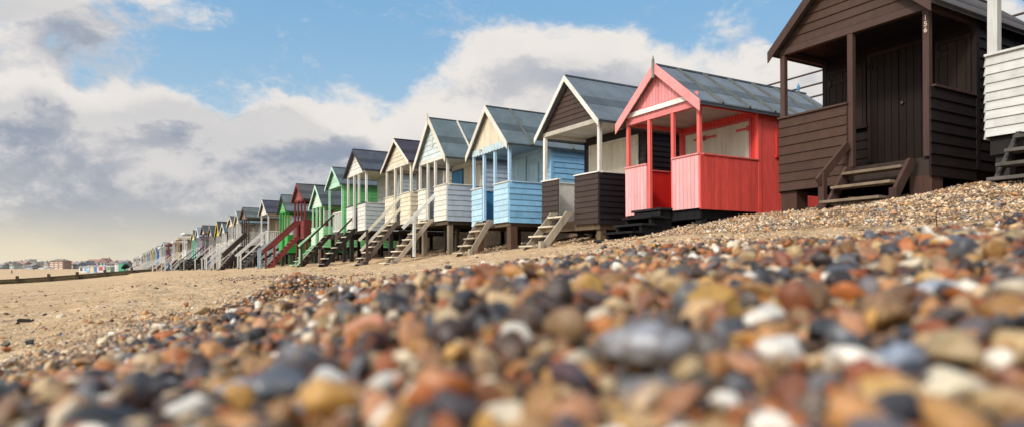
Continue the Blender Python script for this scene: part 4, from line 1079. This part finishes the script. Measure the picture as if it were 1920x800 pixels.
# ------------------------------------------------------------------ distant town
def bpos(px, s):
    x, y, _ = P(px, 500, s); return x, y
glass = plain('dark_window_glass', (.06, .07, .085), .15)
def building(label, px0, px1, ytop, s, wall, roofc, storeys=2, cols=3, roof='gable', name='house', cat='house', ridge=.35, rmat=None, accent=None):
    xa, ya = bpos(px0, s); xb, yb = bpos(px1, s)
    w = math.hypot(xb - xa, yb - ya); ang = math.atan2(yb - ya, xb - xa)
    cx, cy = (xa + xb) / 2, (ya + yb) / 2; zg = -1.45
    Ht = (500 - ytop) / F * s - zg
    haze_tone = (.50, .47, .42); wall = tuple(.62 * a + .38 * b for a, b in zip(wall, haze_tone)); roofc = tuple(.6 * a + .4 * b * .8 for a, b in zip(roofc, haze_tone))  # aerial haze painted into the wall and roof colours
    o = empty(name, (cx, cy, zg), ang, label, cat, 'houses of the distant seafront')
    wallh = Ht * (1 - ridge) if roof != 'flat' else Ht - .3
    d = max(8, w * .7)
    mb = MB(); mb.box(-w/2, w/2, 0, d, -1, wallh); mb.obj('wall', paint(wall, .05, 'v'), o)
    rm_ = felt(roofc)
    mb = MB()
    if roof == 'flat': mb.box(-w/2 - .2, w/2 + .2, -.2, d + .2, wallh, wallh + .3)
    elif roof == 'hip': mb.hexa([(-w/2-.6, -.6, wallh), (w/2+.6, -.6, wallh), (w/2+.6, d+.6, wallh), (-w/2-.6, d+.6, wallh), (-w/4, d/2-.3, Ht), (w/4, d/2-.3, Ht), (w/4, d/2+.3, Ht), (-w/4, d/2+.3, Ht)])
    elif roof == 'front': mb.hexa([(-w/2-.3, -.4, wallh), (w/2+.3, -.4, wallh), (w/2+.3, d, wallh), (-w/2-.3, d, wallh), (-.1, -.4, Ht), (.1, -.4, Ht), (.1, d, Ht), (-.1, d, Ht)])
    else: mb.hexa([(-w/2-.3, -.5, wallh), (w/2+.3, -.5, wallh), (w/2+.3, d+.5, wallh), (-w/2-.3, d+.5, wallh), (-w/2-.3, d/2-.1, Ht), (w/2+.3, d/2-.1, Ht), (w/2+.3, d/2+.1, Ht), (-w/2-.3, d/2+.1, Ht)])
    rf = mb.obj('roof', rm_, o)
    if roof != 'flat' and name == 'house':
        mb = MB(); mb.box(w*.28, w*.28+.7, d/2-.4, d/2+.4, wallh, Ht + .5); mb.obj('chimney', paint((.36, .27, .22), .1, 'h'), rf)
    for st_ in range(storeys):
        z0 = wallh * (st_ + .25) / storeys; z1 = wallh * (st_ + .8) / storeys
        for c in range(cols):
            a0 = -w/2 + w * (c + .18) / cols; a1 = -w/2 + w * (c + .82) / cols
            mb = MB(); mb.box(a0, a1, -.06, -.01, z0, z1); f_ = mb.obj('window', paint(accent or (.7, .7, .68), .05, 'v'), o)
            mb = MB(); mb.box(a0 + .12, a1 - .12, -.09, -.062, z0 + .12 + (.5 if accent else 0), z1 - .12); mb.obj('pane', glass, f_)
    return o
TW = [
 ('pale turquoise seafront house at the far left of the town', -14, 3, 493, 420, (.45,.62,.66), (.25,.25,.27), 2, 3, 'gable'),
 ('cream terraced house left of the blue gabled house', 3, 11, 490, 430, (.66,.62,.5), (.3,.2,.16), 2, 2, 'gable'),
 ('blue rendered house with front gable in the distant terrace', 11, 18, 490, 425, (.24,.36,.46), (.2,.2,.22), 2, 2, 'front'),
 ('aqua house beside the blue gabled house', 18, 25, 492, 420, (.5,.66,.66), (.25,.22,.2), 2, 2, 'front'),
 ('tall brown roofed terrace with brick front', 22, 34, 488, 450, (.35,.2,.15), (.26,.12,.09), 3, 4, 'gable'),
 ('white house with red brown roof in the terrace middle', 33, 45, 489, 440, (.66,.64,.6), (.30,.13,.09), 2, 4, 'gable'),
 ('white block with flat top rising behind the terrace', 46, 55, 485, 520, (.55,.62,.7), (.5,.5,.52), 4, 3, 'flat'),
 ('low red brown roofed terrace before the white flat block', 45, 58, 490, 445, (.5,.42,.36), (.28,.12,.09), 2, 4, 'gable'),
 ('slate blue house with dark bays', 51, 60, 494, 415, (.2,.3,.42), (.2,.2,.23), 2, 2, 'gable'),
 ('white twin gabled house with dark glazing', 60, 72, 489.5, 430, (.68,.68,.66), (.16,.17,.19), 2, 4, 'front'),
 ('white house with dark slate mansard roof', 72, 82, 489, 435, (.66,.66,.64), (.12,.13,.16), 2, 3, 'hip'),
 ('narrow white house left of the brown roofed block', 82, 90, 490, 430, (.7,.7,.68), (.35,.3,.28), 2, 2, 'front'),
 ('light stone house right of the brown roofed block', 118, 127, 490, 430, (.55,.5,.42), (.25,.2,.17), 2, 2, 'front'),
 ('cream house with orange tiled roof', 127, 137, 490, 425, (.66,.6,.5), (.40,.17,.10), 2, 3, 'gable'),
 ('slate fronted house with white bays right of the orange roof', 137, 146, 489.5, 420, (.26,.32,.4), (.2,.22,.25), 2, 2, 'gable'),
 ('dark grey roofed house with white bands', 146, 156, 489, 425, (.5,.54,.58), (.14,.16,.2), 2, 3, 'hip'),
 ('pale blue house with flat top left of the long red roof', 156, 163, 488, 430, (.5,.58,.66), (.4,.42,.46), 2, 2, 'flat'),
 ('long red tiled house, the largest red roof of the town', 161, 192, 485, 450, (.5,.36,.3), (.30,.085,.07), 2, 6, 'gable'),
 ('red roofed house with white front gable', 183, 201, 483, 440, (.64,.6,.56), (.32,.09,.07), 2, 3, 'front'),
 ('brick house with dormer right of the red roofs', 200, 214, 488, 440, (.38,.22,.17), (.22,.13,.12), 2, 3, 'hip'),
 ('dim brown house behind the green shed', 212, 236, 487, 460, (.36,.28,.25), (.24,.16,.15), 2, 4, 'gable'),
]
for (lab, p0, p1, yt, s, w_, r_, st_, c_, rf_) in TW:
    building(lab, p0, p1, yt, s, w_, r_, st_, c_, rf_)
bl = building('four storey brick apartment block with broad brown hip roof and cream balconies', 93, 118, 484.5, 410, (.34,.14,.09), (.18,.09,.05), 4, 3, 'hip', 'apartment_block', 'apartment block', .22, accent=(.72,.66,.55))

# parked cars along the far seafront
def car(label, px, s, c):
    x, y = bpos(px, s)
    o = empty('parked_car', (x, y, -1.45), -YAW + .1, label, 'car', 'cars parked along the far seafront')
    mb = MB(); mb.hexa([(-2.1,-.85,.35),(2.1,-.85,.35),(2.1,.85,.35),(-2.1,.85,.35),(-2.05,-.82,.85),(2.0,-.82,.8),(2.0,.82,.8),(-2.05,.82,.85)]); mb.hexa([(-1.6,-.78,.85),(1.2,-.78,.82),(1.2,.78,.82),(-1.6,.78,.85),(-1.1,-.66,1.45),(.6,-.66,1.45),(.6,.66,1.45),(-1.1,.66,1.45)])
    mb.obj('body', plain('car_paint', c, .3), o)
    mb = MB(); mb.box(-1.15,.7,-.80,-.79,.95,1.33); mb.obj('window', glass, o)
    for xx in (-1.3, 1.3):
        for yy in (-.8, .8):
            mb = MB(); mb.tube((xx, yy - .1, .32), (xx, yy + .1, .32), .32, n=12); mb.obj('wheel', plain('tyre_rubber', (.02,.02,.02), .8), o)
for lab, px, c in [('dark grey car parked farthest left on the seafront', 6, (.08,.08,.09)), ('grey van like car parked below the brick terrace', 44, (.25,.25,.27)), ('black car parked below the white twin gabled house', 71, (.03,.03,.035)), ('white car parked left of the apartment block', 80, (.7,.7,.7)), ('silver car parked at the apartment block corner', 92, (.4,.42,.45)), ('pale blue car parked below the slate blue house', 55, (.35,.45,.55))]:
    car(lab, px, 395, c)

# ------------------------------------------------------------------ huts beyond the groyne
def far_hut(label, px0, px1, ytop, ybot, s, front, roofc, doorc=None, name='beach_hut'):
    xa, ya = bpos(px0, s); xb, yb = bpos(px1, s)
    w = math.hypot(xb-xa, yb-ya); ang = math.atan2(yb-ya, xb-xa); zb = (500 - ybot) / F * s; Ht = (ybot - ytop) / F * s
    o = empty(name, ((xa+xb)/2, (ya+yb)/2, zb), ang, label, 'beach hut', 'small huts beyond the groyne')
    mb = MB(); clad(mb, (-w/2, 0, 0), (1, 0, 0), (0, -1, 0), w, -.6, Ht*.75, 'v', .25); mb.box(-w/2, w/2, .001, 2.2, -.6, Ht*.75, .5); mb.obj('wall', paint(front, .1, 'v'), o)
    mb = MB(); mb.hexa([(-w/2-.1,-.2,Ht*.75),(w/2+.1,-.2,Ht*.75),(w/2+.1,2.3,Ht*.75),(-w/2-.1,2.3,Ht*.75),(-.03,-.2,Ht),(.03,-.2,Ht),(.03,2.3,Ht),(-.03,2.3,Ht)]); mb.obj('roof', felt(roofc), o)
    if doorc:
        mb = MB(); mb.box(-w*.25, w*.25, -.07, -.03, 0, Ht*.62); mb.obj('door', paint(doorc, .1, 'v'), o)
    return o
for a_ in [('white hut with dark window beyond the groyne, beside blue huts', 148, 157, 497.5, 507, 210, (.66,.66,.66), (.3,.3,.3), (.1,.12,.15)),
           ('pale grey hut with blue trim beyond the groyne', 157, 163, 498, 507, 208, (.6,.64,.68), (.45,.47,.5), (.2,.35,.6)),
           ('bright blue hut beyond the groyne left of the yellow one', 163, 169, 496.5, 507, 205, (.18,.40,.66), (.5,.5,.5), (.6,.6,.6)),
           ('yellow hut between two blue ones beyond the groyne', 169, 176, 496.5, 507, 205, (.70,.60,.36), (.5,.45,.35), (.7,.62,.4)),
           ('blue hut right of the yellow one beyond the groyne', 176, 181, 496.5, 507, 205, (.16,.34,.60), (.4,.42,.45), (.05,.2,.45)),
           ('pale pink hut with a red square door beyond the groyne', 182, 196, 496, 506, 200, (.66,.58,.60), (.55,.52,.52), (.45,.12,.10)),
           ('small pale green hut with white umbrella shaped roof beyond the groyne', 200, 207, 497.5, 505, 195, (.42,.5,.40), (.62,.62,.6), (.15,.3,.15)),
           ('white hut left of the emerald green shed', 215, 222, 491, 504, 190, (.66,.66,.66), (.4,.38,.36), (.6,.6,.6)),
           ('emerald green shed at the foot of the hut row', 222, 233, 489, 504, 185, (.10,.38,.24), (.25,.27,.3), (.12,.42,.27))]:
    far_hut(*a_)
# round dark bush by the end of the row
def bush(label, px, py, s, r):
    x, y, z = P(px, py, s); rr = random.Random(3)
    mb = MB()
    for i in range(900):
        d = Vector((rr.gauss(0,1), rr.gauss(0,1), rr.gauss(0,1))).normalized() * r * (rr.random() ** .4)
        d.z = abs(d.z) * 1.15; n = Vector((rr.gauss(0,1), rr.gauss(0,1), rr.gauss(0,1))).normalized(); a1 = n.orthogonal().normalized() * .09; b1 = n.cross(a1).normalized() * .13
        k = len(mb.v); mb.v += [tuple(d - a1), tuple(d + b1), tuple(d + a1), tuple(d - b1)]; mb.f.append((k, k+1, k+2, k+3)); mb.t += [rr.random()] * 4
    o = mb.obj('bush', paint((.025, .024, .022), .0, 'v')); o.location = (x, y, z)
    tag(o, label, 'bush')
bush('dark rounded bush between the green shed and the last hut', 235.5, 503, 165, .95)

# ------------------------------------------------------------------ people
def person(label, px, s, hgt, coat, legs, rz, stoop=0.0, walk=.12):
    x, y, _ = P(px, 500, s); z = hz(x, y)
    root = empty('person', (x, y, z), rz, label, 'person')
    def skin(name, V, E, Rr, mat, par):
        me_ = bpy.data.meshes.new(name); me_.from_pydata([Vector(v) * hgt for v in V], E, [])
        o = bpy.data.objects.new(name, me_); COL.objects.link(o); o.parent = par
        md = o.modifiers.new('skin', 'SKIN'); o.modifiers.new('sub', 'SUBSURF').levels = 2; o.modifiers['sub'].render_levels = 2
        for i, r in enumerate(Rr): me_.skin_vertices[0].data[i].radius = (r * hgt, r * hgt)
        me_.skin_vertices[0].data[0].use_root = True
        me_.materials.append(mat); return o
    sk = plain('skin', (.45, .27, .2), .6); st = stoop
    V = [(0,0,.52),(st*.5,0,.68),(st,0,.80),(st*1.1,0,.86),(st*1.25+.01,0,.92),(st*1.25+.01,0,.965),
         (0,.05,.49),(walk,.055,.27),(walk*.9,.055,.03),(walk+.05,.055,.015), (0,-.05,.49),(-walk*.5,-.055,.27),(-walk*1.3,-.055,.03),(-walk*1.1+.05,-.055,.015),
         (st,.10,.79),(st-.03,.13,.64),(st+.05,.12,.52),(st+.07,.12,.47),(st,-.10,.79),(st+.03,-.13,.64),(st+.09,-.12,.53),(st+.11,-.12,.48)]
    E = [(0,1),(1,2),(2,3),(3,4),(4,5),(0,6),(6,7),(7,8),(8,9),(0,10),(10,11),(11,12),(12,13),(2,14),(14,15),(15,16),(16,17),(2,18),(18,19),(19,20),(20,21)]
    Rr = [.075,.07,.075,.028,.052,.04, .05,.035,.024,.022,.05,.035,.024,.022, .035,.026,.02,.018,.035,.026,.02,.018]
    b = skin('body', V, E, Rr, sk, root)
    skin('coat', [V[i] for i in (0,1,2,14,15,16,18,19,20)] + [(0,0,.42)], [(0,1),(1,2),(2,3),(3,4),(4,5),(2,6),(6,7),(7,8),(0,9)], [.095,.09,.092,.048,.038,.032,.048,.038,.032,.10], plain('coat_cloth', coat, .85), root)
    skin('trousers', [V[i] for i in (0,6,7,8,10,11,12)], [(0,1),(1,2),(2,3),(0,4),(4,5),(5,6)], [.085,.062,.047,.036,.062,.047,.036], plain('trouser_cloth', legs, .85), root)
    skin('hair', [(st*1.25-.004,0,.945),(st*1.25-.012,0,.972)], [(0,1)], [.052,.04], plain('hair', (.03,.022,.018), .7), root)
person('person in a blue coat and blue trousers bending at the groyne end', 317, 72, 1.18, (.10, .22, .42), (.05, .11, .26), R(200), .10)
person('far walker in brown clothes on the open beach before the town', 63, 300, 1.75, (.16, .10, .06), (.05, .045, .05), R(40))
person('far walker in dark red at the water edge', 22, 225, 1.6, (.28, .05, .05), (.05, .045, .06), R(20))

# ------------------------------------------------------------------ sky and sun
SUN_EL, SUN_AZ = R(34), R(-109)          # azimuth measured from +Y towards +X
w = bpy.data.worlds.new('World'); scene.world = w; w.use_nodes = True
nt = w.node_tree; L = nt.links
bg = nt.nodes['Background']; bg.inputs['Strength'].default_value = .1
sky = nt.nodes.new('ShaderNodeTexSky'); sky.sky_type = 'NISHITA'; sky.sun_disc = False
sky.sun_elevation = SUN_EL; sky.sun_rotation = SUN_AZ; sky.altitude = 0; sky.air_density = 1.0; sky.dust_density = .6; sky.ozone_density = 1.5
def azel(px, py):
    t = (px - 960) / F
    return math.atan(t) + YAW, math.atan((500 - py) / F / math.hypot(1, t))

def cloud_group():
    g = bpy.data.node_groups.new('cloud_density', 'ShaderNodeTree')
    g.interface.new_socket('P', in_out='INPUT', socket_type='NodeSocketVector')
    for n in ('Density', 'Dark'): g.interface.new_socket(n, in_out='OUTPUT', socket_type='NodeSocketFloat')
    gi = g.nodes.new('NodeGroupInput'); go = g.nodes.new('NodeGroupOutput')
    p0 = gi.outputs[0]
    nz = noise_n(g, stretch(g, p0, (1, 1.35, 1)), 5.5, 6, .58, .25)
    sub = g.nodes.new('ShaderNodeVectorMath'); sub.operation = 'SUBTRACT'; g.links.new(nz.outputs['Color'], sub.inputs[0]); sub.inputs[1].default_value = (.5, .5, .5)
    scl_ = g.nodes.new('ShaderNodeVectorMath'); scl_.operation = 'MULTIPLY'; g.links.new(sub.outputs[0], scl_.inputs[0]); scl_.inputs[1].default_value = (.22, .13, 0)
    ad = g.nodes.new('ShaderNodeVectorMath'); ad.operation = 'ADD'; g.links.new(p0, ad.inputs[0]); g.links.new(scl_.outputs[0], ad.inputs[1])
    p = ad.outputs[0]
    def blobs(lst):
        tot = None
        for (px, py, rx, ry, wt) in lst:
            a_, e_ = azel(px, py); a1, _ = azel(px + rx, py); _, e1 = azel(px, py - ry)
            s1 = g.nodes.new('ShaderNodeVectorMath'); s1.operation = 'SUBTRACT'; g.links.new(p, s1.inputs[0]); s1.inputs[1].default_value = (a_, e_, 0)
            s2 = g.nodes.new('ShaderNodeVectorMath'); s2.operation = 'MULTIPLY'; g.links.new(s1.outputs[0], s2.inputs[0]); s2.inputs[1].default_value = (1 / max(abs(a1 - a_), .01), 1 / max(abs(e1 - e_), .01), 0)
            s3 = g.nodes.new('ShaderNodeVectorMath'); s3.operation = 'LENGTH'; g.links.new(s2.outputs[0], s3.inputs[0])
            f_ = smooth(g, s3.outputs['Value'], .25, 1.25, wt, 0.0)
            tot = f_ if tot is None else math_n(g, 'ADD', tot, f_)
        return tot
    dens = math_n(g, 'MULTIPLY', blobs(CLOUDS), .74)
    hi = noise_n(g, stretch(g, p0, (1, 1.7, 1)), 7.5, 9, .62, .35)
    dens = math_n(g, 'ADD', dens, math_n(g, 'MULTIPLY', math_n(g, 'SUBTRACT', hi.outputs[0], .48), 1.5))
    # broken cover elsewhere in the sky
    sep = g.nodes.new('ShaderNodeSeparateXYZ'); g.links.new(p0, sep.inputs[0])
    gen = noise_n(g, stretch(g, p0, (1, 2.0, 1)), 2.2, 4, .5)
    outside = smooth(g, math_n(g, 'ABSOLUTE', math_n(g, 'SUBTRACT', sep.outputs[0], YAW)), .72, .95)
    high = smooth(g, sep.outputs[1], .42, .55)
    ow = math_n(g, 'MAXIMUM', outside, high)
    dens = math_n(g, 'ADD', dens, math_n(g, 'MULTIPLY', smooth(g, gen.outputs[0], .42, .62), ow))
    g.links.new(dens, go.inputs[0]); g.links.new(blobs(DARKS), go.inputs[1])
    return g
CLOUDS = [ # px, py, rx, ry, weight
    (60, 330, 520, 230, 1.0), (330, 330, 330, 170, .8), (150, 190, 260, 60, .6), (620, 400, 330, 130, .9),
    (60, 30, 200, 75, .75), (270, 5, 150, 50, .75), (40, 110, 110, 70, .6), (210, 95, 120, 45, .35),
    (560, 225, 170, 50, .75), (660, 190, 90, 70, .6), (700, 265, 260, 60, .8), (530, 190, 90, 20, .3),
    (880, 200, 200, 90, .62), (900, 110, 130, 60, .42), (1040, 100, 200, 70, .7), (1290, 110, 230, 70, .65), (1180, 210, 420, 130, 1.0), (950, 330, 420, 140, 1.0),
    (1500, 130, 200, 80, .65), (1500, 300, 500, 200, 1.0), (1860, 10, 180, 70, .8), (1370, 30, 60, 30, .35), (607, 105, 30, 18, .3), (420, 160, 60, 20, .3),
]
DARKS = [(100, 300, 420, 110, .75), (330, 300, 330, 120, .7), (120, 400, 520, 100, .8), (400, 235, 150, 45, .8), (530, 330, 230, 110, .6), (210, 95, 150, 60, .6), (330, 430, 420, 70, .6), (30, 15, 130, 45, .55), (60, 215, 90, 60, .3), (820, 330, 260, 80, .3), (1050, 170, 260, 50, .3), (1050, 260, 200, 70, .25), (1480, 160, 160, 60, .25), (1250, 200, 180, 50, .25)]
cg = cloud_group()
tcw = nt.nodes.new('ShaderNodeTexCoord').outputs['Generated']
sep = nt.nodes.new('ShaderNodeSeparateXYZ'); L.new(tcw, sep.inputs[0])
az = math_n(nt, 'ARCTAN2', sep.outputs[0], sep.outputs[1]); el = math_n(nt, 'ARCSINE', sep.outputs[2])
cv = nt.nodes.new('ShaderNodeCombineXYZ'); L.new(az, cv.inputs[0]); L.new(el, cv.inputs[1])
g1 = nt.nodes.new('ShaderNodeGroup'); g1.node_tree = cg; L.new(cv.outputs[0], g1.inputs[0])
off = nt.nodes.new('ShaderNodeVectorMath'); off.operation = 'ADD'; L.new(cv.outputs[0], off.inputs[0]); off.inputs[1].default_value = (-.012, .03, 0)
g2 = nt.nodes.new('ShaderNodeGroup'); g2.node_tree = cg; L.new(off.outputs[0], g2.inputs[0])
d1, dk = g1.outputs[0], g1.outputs[1]
wisp = noise_n(nt, stretch(nt, cv.outputs[0], (1, 1.9, 1)), 26, 7, .68, .8)
alpha = smooth(nt, math_n(nt, 'ADD', d1, math_n(nt, 'MULTIPLY', math_n(nt, 'SUBTRACT', wisp.outputs[0], .5), .75)), .10, .74)
rim = smooth(nt, math_n(nt, 'SUBTRACT', d1, g2.outputs[0]), -.12, .30)
bill = noise_n(nt, stretch(nt, cv.outputs[0], (1, 1.7, 1)), 7.5, 6, .6, .4)
dk2 = math_n(nt, 'ADD', dk, math_n(nt, 'MULTIPLY', math_n(nt, 'SUBTRACT', bill.outputs[0], .45), .7))
shade = math_n(nt, 'MULTIPLY', smooth(nt, dk2, -.05, .62), smooth(nt, d1, .25, .70))
K = 10.0
lit = (8.6, 8.15, 7.7); body_ = (6.6, 6.5, 6.6); deep = (3.0, 3.5, 4.4)
cc = mixc(nt, rim, body_, lit)
gz = noise_n(nt, stretch(nt, cv.outputs[0], (1, 2.6, 1)), 4.2, 5, .55)
cgrey = mixc(nt, smooth(nt, gz.outputs[0], .36, .62), deep, (4.6, 4.75, 5.2))
cgrey = mixc(nt, smooth(nt, el, .15, .03), cgrey, (4.6, 4.75, 4.9))
cc = mixc(nt, math_n(nt, 'MULTIPLY', shade, math_n(nt, 'SUBTRACT', 1.0, math_n(nt, 'MULTIPLY', rim, .6))), cc, cgrey)
blue = mixc(nt, .8, sky.outputs[0], mixc(nt, smooth(nt, el, .05, .42), (5.2, 7.0, 8.1), (2.35, 4.9, 7.8)))
low = math_n(nt, 'MULTIPLY', smooth(nt, el, .10, .02), smooth(nt, gz.outputs[0], .2, .5, .5, 1.0))
skyc = mixc(nt, alpha, mixc(nt, low, blue, (6.4, 6.0, 5.4)), cc)
# warm low band over the sea
glow = math_n(nt, 'MULTIPLY', smooth(nt, el, .085, .01), smooth(nt, az, .30, -.05))
glow = math_n(nt, 'MULTIPLY', glow, smooth(nt, gz.outputs[0], .25, .6, .55, 1.0))
skyc = mixc(nt, glow, skyc, (8.3, 7.4, 5.6))
# thin-cloud glow round the sun, out of view, added for soft fill light
dt = nt.nodes.new('ShaderNodeVectorMath'); dt.operation = 'DOT_PRODUCT'; L.new(tcw, dt.inputs[0]); dt.inputs[1].default_value = (math.cos(SUN_EL) * math.sin(SUN_AZ), math.cos(SUN_EL) * math.cos(SUN_AZ), math.sin(SUN_EL))
halo = math_n(nt, 'POWER', math_n(nt, 'MAXIMUM', dt.outputs['Value'], 0.0), 5.0)
skyc = mixc(nt, 1.0, skyc, mixc(nt, halo, (0, 0, 0), (22, 20, 17)), 'ADD')
L.new(skyc, bg.inputs['Color'])
sd = bpy.data.lights.new('sun', 'SUN'); sd.energy = 2.5; sd.angle = R(9); sd.color = (1.0, .93, .82)
so = bpy.data.objects.new('sun', sd); COL.objects.link(so)
sv = Vector((math.cos(SUN_EL) * math.sin(SUN_AZ), math.cos(SUN_EL) * math.cos(SUN_AZ), math.sin(SUN_EL)))
so.rotation_euler = sv.to_track_quat('Z', 'Y').to_euler()
so.location = sv * 60
scene.cycles.use_denoising = True
scene.cycles.max_bounces = 6
